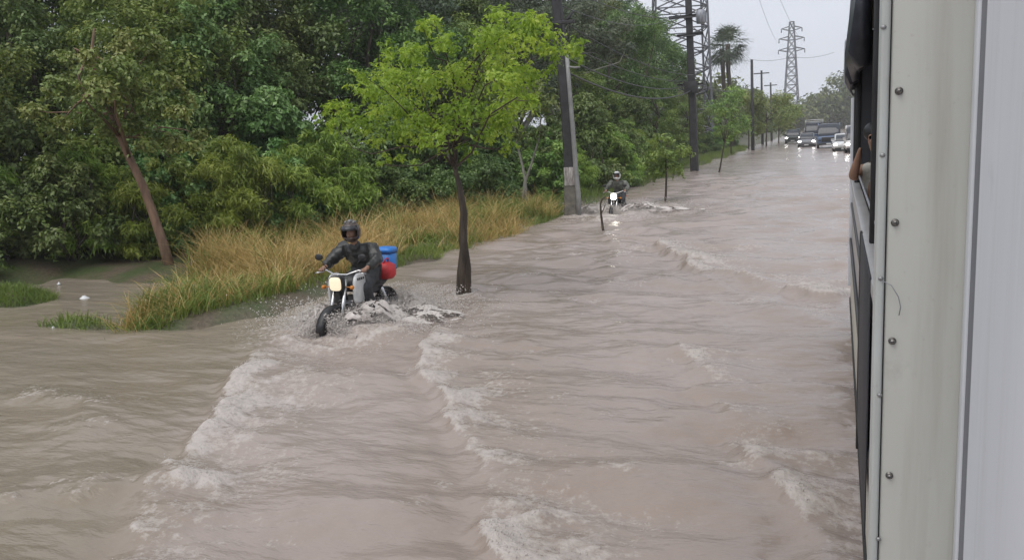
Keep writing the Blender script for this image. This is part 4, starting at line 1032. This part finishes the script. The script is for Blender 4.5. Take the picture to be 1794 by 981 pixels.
# load on the rack of the first motorcycle
def on_bike(b, x, y, z): 
    c, s = math.cos(b.rotation_euler.z), math.sin(b.rotation_euler.z); return (b.location[0]+c*x-s*y, b.location[1]+s*x+c*y, b.location[2]+z)
t = empty('blue_tub', on_bike(bike1, -0.70, 0.06, 0.892), HEAD); tag(t, 'bright blue lidded plastic tub strapped behind the near rider', 'tub')
def rr(w, d, z, k=0.5, n=20): return [(w*math.copysign(abs(math.cos(a))**k, math.cos(a)), d*math.copysign(abs(math.sin(a))**k, math.sin(a)), z) for a in np.arange(n)*2*math.pi/n]
mb = MB(); mb.loft([rr(0.10,0.115,0.0), rr(0.11,0.125,0.02), rr(0.125,0.14,0.26)]); mb.build('tub', M['blue'], t)
mb = MB(); mb.loft([rr(0.133,0.148,0.252), rr(0.135,0.15,0.285), rr(0.118,0.133,0.315), rr(0.07,0.08,0.325)]); mb.build('lid', M['blue'], t)
mb = MB(); mb.loft([rr(0.129,0.144,0.235), rr(0.133,0.148,0.248)]); mb.build('strap', M['blue_dark'], t)
t = empty('red_bag', on_bike(bike1, -0.50, 0.17, 0.80), HEAD); tag(t, 'red fabric bag wedged between the near rider and the blue tub', 'bag')
mb = MB(); gg = np.random.default_rng(8); rings = []
for z, w, d in ((0.0,0.10,0.09),(0.04,0.14,0.12),(0.12,0.15,0.13),(0.19,0.12,0.11),(0.23,0.05,0.05)):
    rings.append([(x*(0.9+0.2*gg.random()), y*(0.9+0.2*gg.random()), q) for x, y, q in rr(w, d, z, 0.8, 16)])
mb.loft(rings); mb.build('sack', M['red'], t)
mb = MB(); mb.tube([(-0.06,0,0.22),(-0.03,0.02,0.28),(0.03,0.02,0.28),(0.06,0,0.22)], 0.012, 6); mb.build('handle', M['red'], t)

c2 = at(1079, 376)[:2]; HEAD2 = math.atan2(-1, -0.02)
bike2 = motorcycle('second motorcycle with lit headlight throwing spray farther up the road', (c2[0], c2[1]+0.3, BZ-0.03), HEAD2, shield=False, lamp='lamp_mid'); bike2.scale = (0.93, 0.93, 0.93)
rider('far rider in grey-green jacket and white helmet on the second motorcycle', bike2, 0.1, 'helmet_white', 'jacket_grey').scale = (0.93, 0.88, 0.93)

# ------------------------------------------------------------------ froth on the breaking crests
def spray_mat(name='muddy_spray', col=(0.60,0.555,0.52,1)):
    m, nt, p = mat_base(name); p.inputs['Base Color'].default_value = col; p.inputs['Roughness'].default_value = 0.3
    p.inputs['IOR'].default_value = 1.33; return m
gg = np.random.default_rng(77); wv = np.stack([WX.ravel(), WY.ravel(), WH.ravel()], 1); wf = WF.ravel()
ok = (wf > 0.45) & (WX.ravel() > -8) & (WX.ravel() < 0.3) & (WY.ravel() < 30) & (WY.ravel() > 2.6)
idx = np.nonzero(ok)[0]; pr = (wf[idx]-0.4)**1.5*np.maximum(ST.ravel()[idx], 0.03)**1.2; idx = gg.choice(idx, 34000, p=pr/pr.sum())
P = wv[idx] + gg.normal(size=(len(idx), 3))*np.array([0.025, 0.025, 0.0]); P[:, 2] += 0.002 + 0.035*gg.random(len(P))**4
sz = (0.0012+0.0035*gg.random(len(P))**3)*(1+0.03*P[:, 1]); o4 = np.array([(1,1,0.8),(-1,-1,0.8),(-1,1,-0.8),(1,-1,-0.8)])*0.85
m = spray_mat('froth', (0.55,0.505,0.47,1))
V = (P[:, None, :]+o4[None]*sz[:, None, None]).reshape(-1, 3); Fc = (np.arange(len(P))[:, None, None]*4+np.array([(0,2,1),(0,1,3),(0,3,2),(1,2,3)])[None]).reshape(-1, 3)
tag(link('froth', np_mesh('froth', V, Fc, m, smooth=True)), 'bubbly froth along the breaking wakes', 'froth', kind='stuff')

# ------------------------------------------------------------------ spray thrown by the wheels
M['spray'] = spray_mat()
def spray(name, c, heading, n, seed, label, amp=1.0):
    g = np.random.default_rng(seed); ch, sh = math.cos(heading), math.sin(heading)
    u = g.random(n); side = np.where(g.random(n) < 0.5, -1, 1); src = np.where(g.random(n) < 0.6, 0.62, -0.6)
    v = np.abs(g.normal(size=n))*1.0+0.15; tm = g.random(n)*0.42
    vx = -0.3-1.5*g.random(n); vy = side*v*1.9*amp; vz = 0.6+2.0*g.random(n)
    x = src + vx*tm; y = 0.06*side + vy*tm; z = 0.02 + vz*tm - 4.9*tm*tm + 0.05*g.random(n)
    mist = g.random(n) < 0.45; x = np.where(mist, g.uniform(-1.6, 0.75, n), x); y = np.where(mist, side*(0.05+np.abs(g.normal(size=n))*0.55*amp), y); z = np.where(mist, 0.02+0.16*g.random(n)**2*np.exp(-np.abs(y)*0.8)*2.2, z)
    bow = g.random(n) < 0.22; q = np.abs(g.normal(size=n)); x = np.where(bow, 0.45+0.5*g.random(n), x); y = np.where(bow, side*(0.07+0.16*q), y); z = np.where(bow, 0.34*g.random(n)**1.5*np.exp(-q*0.5), z)
    k = z > 0.0; x, y, z = x[k], y[k], z[k]; m = len(x); s = 0.0022+0.010*g.random(m)**6
    P = np.stack([c[0]+ch*x-sh*y, c[1]+sh*x+ch*y, z], 1)
    o6 = np.array([(1,1,1),(-1,-1,1),(-1,1,-1),(1,-1,-1)])*0.8; V = (P[:, None, :]+o6[None]*s[:, None, None]).reshape(-1, 3)
    f8 = np.array([(0,2,1),(0,1,3),(0,3,2),(1,2,3)]); Fc = (np.arange(m)[:, None, None]*4+f8[None]).reshape(-1, 3)
    T = Fc.tolist(); Vl = [V]; base_n = len(V)
    for sd in (-1, 1):                       # torn sheets of water peeling off both sides of the wheels
        for x0, x1, reach, top, off in ((0.85, -0.15, 0.75, 0.30, 0.0), (-0.35, -1.0, 0.6, 0.20, 3.0), (0.60, -0.9, 1.25, 0.13, 7.0)):
            nu, nv = 60, 26; uu, vv = np.meshgrid(np.linspace(0, 1, nu), np.linspace(0, 1, nv), indexing='ij')
            xx = x0+(x1-x0)*uu - 0.35*vv*amp; yy = sd*(0.05 + reach*amp*vv*(0.35+0.65*np.sin(math.pi*np.clip(uu*0.9+0.1, 0, 1))))
            rag = fbm(uu*7+off+sd*3, vv*4, seed+40, 4); zz = 0.01 + top*np.sin(math.pi*np.clip(vv*0.9+0.08, 0, 1))*(0.35+1.2*rag)*np.sin(math.pi*np.clip(uu+0.05, 0, 1))**0.5
            xx = xx + 0.10*(fbm(uu*9+off, vv*9, seed+50, 3)-0.5); yy = yy + 0.10*(fbm(uu*9, vv*9+off, seed+60, 3)-0.5)
            keep = fbm(uu*16+off, vv*9+sd*5, seed+70, 4) > 0.36+0.20*vv
            Pq = np.stack([c[0]+ch*xx-sh*yy, c[1]+sh*xx+ch*yy, zz], -1).reshape(-1, 3); Vl.append(Pq)
            for i in range(nu-1):
                for j in range(nv-1):
                    if keep[i, j]:
                        a0 = base_n+i*nv+j; T.append((a0, a0+1, a0+nv)); T.append((a0+1, a0+nv+1, a0+nv))
            base_n += len(Pq)
    tag(link(name, np_mesh(name, np.concatenate(Vl), np.array(T), M['spray'], smooth=True)), label, 'spray', kind='stuff')
spray('water_spray', (c1[0], c1[1]), HEAD, 70000, 5, 'muddy droplets thrown up by the near motorcycle')
spray('water_spray', (c2[0], c2[1]+0.3), HEAD2, 40000, 6, 'muddy droplets thrown up by the second motorcycle', 1.9)

# ------------------------------------------------------------------ vehicles waiting at the far end
def rrect(x, hw, z0, z1, k=0.35, n=16):
    return [(x, hw*math.copysign(abs(math.cos(a))**k, math.cos(a)), (z0+z1)/2+(z1-z0)/2*math.copysign(abs(math.sin(a))**k, math.sin(a))) for a in (np.arange(n)+0.5)*2*math.pi/n]
def car(name, label, cat, loc, paint, st_body, st_cab, lamp_z, lamp_y, front, wheels=(1.3, -1.3, 0.33), lit=True, roof_mat=None, grille=None, rz=-math.pi/2, extras=None):
    """x forward; st_body: (x, half width, z0, z1); st_cab the same for the glasshouse"""
    t = empty(name, loc, rz); tag(t, label, cat)
    mb = MB(); mb.loft([rrect(*s) for s in st_body]); b = mb.build('body', paint, t)
    mb = MB(); mb.loft([rrect(*s) for s in st_cab]); gl = mb.build('window_glass', M['glass'], t)
    x0 = [s for s in st_cab]; zt = max(s[3] for s in st_cab); top = [s for s in st_cab if s[3] > zt-0.08]
    mb = MB(); mb.loft([rrect(s[0], s[1]*0.96, s[3]-0.05, s[3]+0.025, 0.4) for s in top]); mb.build('roof', roof_mat or paint, t)
    f, r = st_cab[-1], st_cab[0]; hi = top[-1]; lo = top[0]
    for s in (-1, 1):
        mb = MB(); mb.tube([(f[0], s*f[1]*0.93, f[2]+0.06), (hi[0], s*hi[1]*0.93, hi[3])], 0.045, 6); mb.tube([(r[0], s*r[1]*0.93, r[2]+0.06), (lo[0], s*lo[1]*0.93, lo[3])], 0.05, 6)
        mb.tube([((hi[0]+lo[0])/2, s*hi[1]*0.99, hi[2]+0.05), ((hi[0]+lo[0])/2, s*hi[1]*0.95, hi[3])], 0.05, 6); mb.build('pillar', paint, t)
        hl = MB(); hl.ell((front-0.05, s*lamp_y, lamp_z), (0.10, 0.17, 0.085), 12, 8); hl.build('headlight', M['lamp_far'] if lit else M['glass'], t)
        mb = MB(); mb.bbox((f[0]-0.15, s*(f[1]+0.02), f[2]+0.05), (f[0]-0.03, s*(f[1]+0.22), f[2]+0.2), 0.03); mb.build('mirror', paint, t)
        for x in wheels[:2]:
            w = empty('wheel', (x, s*(st_body[len(st_body)//2][1]-0.12), wheels[2])); w.parent = t
            mb = MB(); mb.torus((0,0,0), (0,1,0), wheels[2]-0.09, 0.09, 22, 8); mb.build('tyre', M['rubber'], w)
            mb = MB(); mb.tube([(0,-0.07,0),(0,0.07,0)], wheels[2]-0.13, 14); mb.build('rim', M['alu'], w)
    gz0, gz1, gy = grille or (lamp_z-0.14, lamp_z+0.02, lamp_y*0.62)
    mb = MB(); mb.bbox((front-0.06, -gy, gz0), (front+0.012, gy, gz1), 0.02); mb.build('grille', M['black'], t)
    mb = MB(); mb.bbox((front-0.05, -lamp_y*1.12, lamp_z-0.42), (front+0.05, lamp_y*1.12, lamp_z-0.24), 0.04); mb.build('bumper', M['black'], t)
    mb = MB(); mb.bbox((front+0.05, -0.2, lamp_z-0.37), (front+0.06, 0.2, lamp_z-0.27), 0.004, 1); mb.build('number_plate', M['white_plastic'], t)
    if extras: extras(t)
    return t
def paint(name, c, r=0.28): return pbr(name, c, r, var=0.08, scale=3)
sed_b = [(-2.2,0.72,0.5,0.92),(-2.1,0.82,0.32,1.0),(-1.0,0.88,0.25,0.98),(0.6,0.88,0.25,0.96),(1.5,0.86,0.27,0.88),(2.05,0.80,0.33,0.80),(2.22,0.66,0.40,0.72)]
sed_c = [(-1.75,0.70,0.93,1.0),(-1.0,0.68,0.93,1.40),(-0.3,0.66,0.93,1.46),(0.25,0.66,0.93,1.42),(1.1,0.72,0.90,0.97)]
suv_b = [(-2.2,0.80,0.55,1.05),(-2.1,0.88,0.38,1.1),(-1.0,0.92,0.32,1.1),(0.8,0.92,0.32,1.08),(1.7,0.90,0.36,1.02),(2.15,0.86,0.42,0.98),(2.25,0.74,0.5,0.9)]
suv_c = [(-2.1,0.78,1.05,1.12),(-1.9,0.76,1.05,1.70),(-0.6,0.75,1.05,1.78),(0.35,0.74,1.05,1.72),(1.05,0.80,1.02,1.10)]
van_b = [(-2.4,0.86,0.45,1.15),(-2.3,0.9,0.38,1.2),(-1.0,0.93,0.35,1.2),(1.0,0.93,0.35,1.18),(1.9,0.90,0.38,1.12),(2.25,0.84,0.42,1.0),(2.32,0.75,0.5,0.92)]
van_c = [(-2.35,0.84,1.12,1.25),(-2.25,0.82,1.12,2.05),(-0.6,0.80,1.12,2.12),(1.1,0.78,1.12,2.02),(1.95,0.82,1.08,1.18)]
trk_b = [(-2.6,1.0,0.6,1.25),(-2.5,1.02,0.5,1.3),(-1.0,1.02,0.5,1.3),(1.2,1.02,0.45,1.3),(2.2,1.0,0.45,1.25),(2.35,0.95,0.5,1.15)]
trk_c = [(-2.5,0.98,1.25,1.4),(-2.4,0.97,1.25,2.3),(0.0,0.96,1.25,2.45),(1.7,0.95,1.25,2.35),(2.15,0.97,1.22,1.35)]
RZ = -math.pi/2
car('sedan', 'dark grey sedan with bright headlights at the front of the far queue', 'car', (-1.65, 89.0, -0.15), paint('dark_silver_paint', (0.17,0.175,0.19)), sed_b, sed_c, 0.68, 0.62, 2.2)
car('suv', 'dark green off-road car half hidden behind the grey sedan', 'car', (-3.5, 106.0, -0.15), paint('dark_green_paint', (0.035,0.05,0.045)), suv_b, suv_c, 0.82, 0.68, 2.25)
def rack(t):
    mb = MB()
    for z in (2.52, 2.72): mb.tube([(x, y, z) for x, y in ((1.6,-0.95),(1.75,0),(1.6,0.95),(-2.2,0.95),(-2.2,-0.95),(1.6,-0.95))], 0.045, 6)
    for x, y in ((1.6,-0.95),(1.6,0.95),(-0.3,0.95),(-0.3,-0.95),(-2.2,0.95),(-2.2,-0.95)): mb.tube([(x,y,2.35),(x,y,2.72)], 0.03, 5)
    mb.build('roof_rack', M['white_plastic'], t)
car('minibus', 'tall dark minibus with white roof rack behind the grey sedan', 'minibus', (-1.15, 104.0, -0.12), paint('dark_bus_paint', (0.03,0.045,0.06)), trk_b, trk_c, 0.9, 0.75, 2.35, lit=False, extras=rack, wheels=(1.5,-1.5,0.42))
car('truck', 'blue-grey small truck with pale roof in the middle of the far queue', 'truck', (0.35, 82.0, -0.15), paint('blue_grey_paint', (0.09,0.135,0.23)), trk_b, [(x, w, z0, z1*0.96) for x, w, z0, z1 in trk_c], 0.88, 0.76, 2.35, lit=False, roof_mat=paint('pale_roof', (0.62,0.66,0.72)), grille=(0.72, 1.15, 0.6), wheels=(1.5,-1.5,0.42))
car('hatchback', 'white car with lit lamps right of the blue-grey truck', 'car', (1.45, 73.0, -0.15), paint('white_paint', (0.7,0.71,0.72)), sed_b, sed_c, 0.68, 0.62, 2.2)
car('van', 'white van nearest in the queue, partly hidden by the bus edge', 'van', (2.3, 68.0, -0.15), paint('van_white_paint', (0.66,0.64,0.62)), van_b, van_c, 0.8, 0.7, 2.32)

# ------------------------------------------------------------------ the bus the picture is taken from
BUS = empty('bus', (0.15, 0, ROAD), -math.atan(0.015)); tag(BUS, 'cream and grey bus with open windows, its side running along the picture edge', 'bus')
ZB = -ROAD
def bpt(p):                                   # world point -> bus local
    a = -BUS.rotation_euler.z; x, y = p[0]-0.15, p[1]; return np.array((x*math.cos(a)-y*math.sin(a), x*math.sin(a)+y*math.cos(a), p[2]-ROAD))
M['cream'] = pbr('cream_bus_paint', (0.56,0.55,0.47), 0.45, var=0.06, scale=4, stretch=(1,1,0.4), dirt=(0.40,0.38,0.32), dirt_amt=0.35)
M['jamb'] = pbr('jamb_paint', (0.53,0.535,0.49), 0.42, var=0.05, scale=5, stretch=(1,1,0.25), dirt=(0.48,0.48,0.44), dirt_amt=0.6)
M['jamb_edge'] = pbr('jamb_edge_paint', (0.50,0.53,0.52), 0.4, var=0.06, scale=10, stretch=(1,1,0.2), dirt=(0.36,0.36,0.33), dirt_amt=0.6)
M['grey_panel'] = pbr('grey_panel_paint', (0.76,0.79,0.86), 0.38, var=0.04, scale=6, stretch=(1,1,0.1), dirt=(0.70,0.71,0.75), dirt_amt=0.5)
M['trim_light'] = pbr('trim_light', (0.62,0.64,0.68), 0.35, var=0.05, scale=6)
M['bolt'] = pbr('weathered_bolt', (0.22,0.21,0.20), 0.45, metal=0.8, var=0.5, scale=300)
M['seam'] = pbr('seam_rubber', (0.16,0.165,0.19), 0.5, var=0.1)
M['bus_grey'] = pbr('bus_side_grey', (0.36,0.36,0.36), 0.35, var=0.12, scale=4, stretch=(1,1,0.5))
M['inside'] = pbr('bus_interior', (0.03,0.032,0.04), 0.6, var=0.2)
M['curtain'] = pbr('rolled_curtain', (0.03,0.034,0.045), 0.4, var=0.4, scale=10, bump=0.6)
def grime(m, col, lo, hi, scale, stretch, amount):
    nt = m.node_tree; p = nt.nodes['Principled BSDF']; src = p.inputs['Base Color'].links[0].from_socket
    tc = nt.nodes.new('ShaderNodeTexCoord'); mp = nt.nodes.new('ShaderNodeMapping'); mp.inputs['Scale'].default_value = stretch
    n = nt.nodes.new('ShaderNodeTexNoise'); n.inputs['Scale'].default_value = scale; n.inputs['Detail'].default_value = 8; n.inputs['Roughness'].default_value = 0.65
    nt.links.new(tc.outputs['Object'], mp.inputs[0]); nt.links.new(mp.outputs[0], n.inputs['Vector'])
    r = nt.nodes.new('ShaderNodeMapRange'); r.inputs['From Min'].default_value = lo; r.inputs['From Max'].default_value = hi; r.inputs['To Max'].default_value = amount
    nt.links.new(n.outputs[0], r.inputs[0]); x = nt.nodes.new('ShaderNodeMix'); x.data_type = 'RGBA'; x.inputs['B'].default_value = (*col, 1)
    nt.links.new(r.outputs[0], x.inputs['Factor']); nt.links.new(src, x.inputs['A']); nt.links.new(x.outputs['Result'], p.inputs['Base Color'])
for k_ in ('jamb', 'jamb_edge', 'cream', 'grey_panel', 'bus_grey'):
    f_ = 0.5 if k_ == 'grey_panel' else 1.0
    grime(M[k_], (0.24, 0.20, 0.15), 0.62, 0.74, 55, (1, 1, 1), 0.28*f_)          # mud flecks
    grime(M[k_], (0.30, 0.28, 0.22), 0.50, 0.75, 22, (1, 1, 0.05), 0.45*f_)       # run-down streaks
    grime(M[k_], (0.20, 0.18, 0.15), 0.64, 0.72, 9, (1, 1, 0.9), 0.2*f_)         # scuffs
Y0, Y1 = 1.32, 10.2
def bb(name, a, b, mat, r=0.006, par=BUS):
    mb = MB(); mb.bbox((a[0], a[1], a[2]+ZB), (b[0], b[1], b[2]+ZB), r); return mb.build(name, mat, par)
bb('skirt_panel', (0.0, Y0, 0.36), (0.04, Y1, 1.02), M['cream'])
bb('side_panel', (0.002, Y0, 1.03), (0.042, Y1, 1.72), M['bus_grey'])
bb('rub_rail', (-0.022, Y0, 0.995), (0.0, Y1, 1.055), M['black'])
bb('bottom_strip', (-0.012, Y0, 0.30), (0.03, Y1, 0.36), M['rubber'])
bb('window_sill', (-0.025, Y0, 1.70), (0.05, Y1, 1.76), M['bus_grey'])
bb('dark_door_sheet', (-0.030, 3.5, 0.66), (-0.024, 4.95, 1.765), M['inside'], 0.002)  # flat dark sheet on the side; its colour stands for the unlit doorway
bb('door_edge', (-0.034, 4.95, 0.5), (-0.02, 5.02, 1.765), M['black'], 0.003)
bb('lower_moulding', (-0.015, Y0, 1.42), (0.004, Y1, 1.46), M['black'])
for i in range(8):
    y = Y1-0.08-i*1.12
    if y > Y0 and not 5.5 < y < 8.6: bb('window_post', (0.0, y, 1.76), (0.05, y+0.06, 3.15), M['black'])
bb('corner_post', (-0.03, Y1-0.05, 0.5), (0.012, Y1+0.03, 2.62), M['trim_light'])
bb('window_bar', (0.02, Y0, 1.86), (0.035, Y1-0.1, 1.88), M['steel'])
bb('eave', (-0.05, Y0, 3.15), (0.06, Y1, 3.34), M['bus_grey'])
bb('roof', (-0.02, Y0, 3.34), (2.42, Y1, 3.95), M['cream'], 0.06)
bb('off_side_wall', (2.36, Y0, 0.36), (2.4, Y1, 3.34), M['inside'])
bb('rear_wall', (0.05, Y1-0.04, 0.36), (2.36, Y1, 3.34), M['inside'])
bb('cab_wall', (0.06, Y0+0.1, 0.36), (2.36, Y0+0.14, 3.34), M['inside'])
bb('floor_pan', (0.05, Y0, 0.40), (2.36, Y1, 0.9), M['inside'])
for y in np.arange(3.0, 9.6, 0.9):
    s = bb('seat', (0.35, y, 1.22), (1.25, y+0.42, 1.34), M['inside'], 0.04); bb('seat_back', (0.35, y+0.40, 1.3), (1.25, y+0.50, 1.95), M['inside'], 0.04, s)
for i, (ya, yb) in enumerate(((7.4, 9.9), (4.9, 7.3))):            # rolled-up rain curtains
    mb = MB(); gg = np.random.default_rng(40+i); rings = []
    for y in np.linspace(ya, yb, 14):
        hang = 2.72 + 0.05*gg.normal(); rings.append([(x+0.012*gg.normal(), y, z+ZB) for x, z in ((-0.02,3.3),(-0.075,3.2),(-0.085,3.0),(-0.095,hang+0.08),(-0.06,hang),(-0.012,hang+0.02),(0.0,3.0),(0.01,3.3))])
    mb.loft(rings); mb.build('rolled_curtain', M['curtain'], BUS)
mb = MB(); mb.tube([(-0.03, 9.2, 3.3+ZB), (-0.10, 9.2, 3.15+ZB), (-0.105, 9.2, 2.75+ZB), (-0.02, 9.2, 2.62+ZB)], 0.012, 5); mb.build('curtain_strap', M['steel'], BUS)
# the near door jamb
YJ = 1.2
def jx(px, y=490): return aty(px, y, YJ)[0]
def bw(name, a, b, mat, r=0.003, par=BUS):     # box given in world space, kept in the bus frame
    mb = MB(); mb.bbox(a, b, r); me_o = mb.build(name, mat, None); me_o.data.transform(BUS_INV); me_o.parent = par; return me_o
bpy.context.view_layer.update()
BUS_INV = (Matrix.Translation(BUS.location) @ Matrix.Rotation(BUS.rotation_euler.z, 4, 'Z')).inverted()
xA, xB, xC = jx(1532, 560), jx(1549, 560), jx(1687, 560)
bw('jamb_edge_strip', (xA, YJ-0.004, 0.3), (xB-0.0012, YJ+0.05, 3.9), M['jamb_edge'])
jamb = bw('jamb_panel', (xB+0.0006, YJ, 0.3), (xC+0.03, YJ+0.045, 3.9), M['jamb'])
bw('jamb_gap', (xB-0.002, YJ+0.004, 0.3), (xB+0.0016, YJ+0.02, 3.9), M['black'], 0.0002)
def bolt(px, py, r, par):
    c = aty(px, py, YJ)
    mb = MB(); prof = [(1.5, -0.001), (1.5, 0.0012), (1.05, 0.0016), (1.0, 0.004), (0.7, 0.0062), (0.3, 0.0068)]
    mb.loft([[(c[0]+r*k*math.cos(a), YJ-q, c[2]+r*k*math.sin(a)) for a in np.arange(14)*2*math.pi/14] for k, q in prof])
    o = mb.build('bolt', M['bolt'], None); o.data.transform(BUS_INV); o.parent = par
    mb = MB(); mb.box((c[0]-r*0.55, YJ-0.0074, c[2]-r*0.13), (c[0]+r*0.55, YJ-0.0062, c[2]+r*0.13)); s = mb.build('slot', M['black'], None); s.data.transform(BUS_INV); s.parent = o if par is BUS else par
for px, py in ((1575,160),(1568,390),(1563,597),(1558,832)): bolt(px, py, 0.0034, BUS)
for px, py in ((1551,48),(1549,272),(1546,488),(1544,692),(1542,944)):
    c = aty(px, py, YJ-0.004); mb = MB(); mb.ell((c[0]-0.002, YJ-0.004, c[2]), (0.0036, 0.0025, 0.003), 10, 6); o = mb.build('rivet', M['alu'], None); o.data.transform(BUS_INV); o.parent = BUS
mb = MB(); mb.tube([aty(x, y, YJ-dy) for x, y, dy in ((1546,492,0.006),(1562,500,0.012),(1574,520,0.014),(1578,538,0.012),(1575,552,0.008))], 0.0007, 5)
o = mb.build('loose_thread', M['steel'], None); o.data.transform(BUS_INV); o.parent = BUS
# the grey panel right beside the lens
xp = xC - 0.0015
bw('corner_trim', (xp, YJ-0.03, 0.3), (xp+0.02, YJ-0.002, 3.9), M['trim_light'], 0.003)
bw('panel_seam', (xp+0.003, YJ-0.085, 0.3), (xp+0.02, YJ-0.031, 3.9), M['seam'], 0.002)
bw('near_panel', (xp, 0.35, 0.3), (xp+0.02, YJ-0.086, 3.9), M['grey_panel'], 0.004)
bw('door_header', (xB, YJ-0.02, 3.0), (xC+0.3, YJ-0.002, 3.9), M['bus_grey'])
# passenger at the open window
pp = aty(1511, 300, 8.3)
PS = empty('person', (pp[0]+0.085, 8.3, 1.06), 0); tag(PS, 'bus passenger in a pale shirt at the open window, arm on the sill', 'person')
hz = 2.10-0.95
B = {'pelvis': ((0.12,0.1,0.35),(0.15,0.12)), 'belly': ((0.11,0.08,0.5),(0.14,0.11)), 'chest': ((0.10,0.06,0.75),(0.16,0.11)), 'nk': ((0.06,0.03,0.93),0.06), 'neck': ((0.04,0.0,1.0),0.05), 'jaw': ((0.0,-0.04,hz-0.06),(0.06,0.065)), 'skull': ((0.0,-0.01,hz+0.03),(0.075,0.085)), 'crown': ((0.0,0.0,hz+0.09),0.06), 'nose': ((-0.02,-0.105,hz-0.02),0.013),
     'Ls': ((0.27,0.06,0.87),0.07), 'Le': ((0.33,-0.08,0.62),0.05), 'Lw': ((0.25,-0.25,0.68),0.035),
     'Rs': ((-0.08,0.05,0.87),0.07), 'Re': ((-0.17,-0.05,0.80),0.05), 'Rw': ((-0.13,-0.22,0.98),0.035),
     'Lh': ((0.22,-0.02,0.33),0.09), 'Lk': ((0.23,-0.42,0.36),0.065), 'La': ((0.23,-0.44,-0.02),0.045), 'Rh': ((0.03,-0.02,0.33),0.09), 'Rk': ((0.03,-0.42,0.36),0.065), 'Ra': ((0.03,-0.44,-0.02),0.045)}
bc = ['pelvis belly chest nk neck jaw skull crown', 'jaw nose', 'chest Ls Le Lw', 'chest Rs Re Rw', 'pelvis Lh Lk La', 'pelvis Rh Rk Ra']
hand(B, bc, 'L', 'Lw', (0.24, -0.30, 0.70), (0, -1, 0.1), None); hand(B, bc, 'R', 'Rw', (-0.12, -0.25, 1.03), (0, -0.6, 0.7), None)
V, E_ = graph(bc, B); skinned('body', V, E_, M['skin'], PS)
J = {k: (v[0], tuple(1.13*np.array(v[1])) if not np.isscalar(v[1]) else v[1]*1.18) for k, v in B.items() if k in ('pelvis','belly','chest','nk','Ls','Rs')}
J['Lm'] = ((0.31,-0.02,0.72),0.066); J['Rm'] = ((-0.145,-0.01,0.825),0.064)
V, E_ = graph(['pelvis belly chest nk', 'chest Ls Lm', 'chest Rs Rm'], J); skinned('shirt', V, E_, pbr('pale_shirt', (0.45,0.44,0.40), 0.8, var=0.3, scale=12), PS)
T = {k: (B[k][0], B[k][1]*1.15 if np.isscalar(B[k][1]) else 0.16) for k in ('pelvis','Lh','Lk','La','Rh','Rk','Ra')}
V, E_ = graph(['pelvis Lh Lk La', 'pelvis Rh Rk Ra'], T); skinned('trousers', V, E_, M['trousers'], PS)
mb = MB(); mb.ell((0.0, 0.012, hz+0.055), (0.086, 0.098, 0.088), 16, 10); mb.build('hair', M['black'], PS)

# ------------------------------------------------------------------ rainy haze
mb = MB(); mb.box((-520, -70, -2.0), (520, 580, 44)); hzo = mb.build('haze', None); tag(hzo, 'thin rainy haze over the flooded road', 'haze', kind='stuff')
hm = bpy.data.materials.new('haze'); hm.use_nodes = True; hn = hm.node_tree; hn.nodes.clear()
ho = hn.nodes.new('ShaderNodeOutputMaterial'); pv = hn.nodes.new('ShaderNodeVolumePrincipled')
pv.inputs['Color'].default_value = (0.93, 0.95, 0.98, 1); pv.inputs['Density'].default_value = 0.0007; pv.inputs['Anisotropy'].default_value = 0.0
hn.links.new(pv.outputs[0], ho.inputs['Volume']); hzo.data.materials.append(hm)
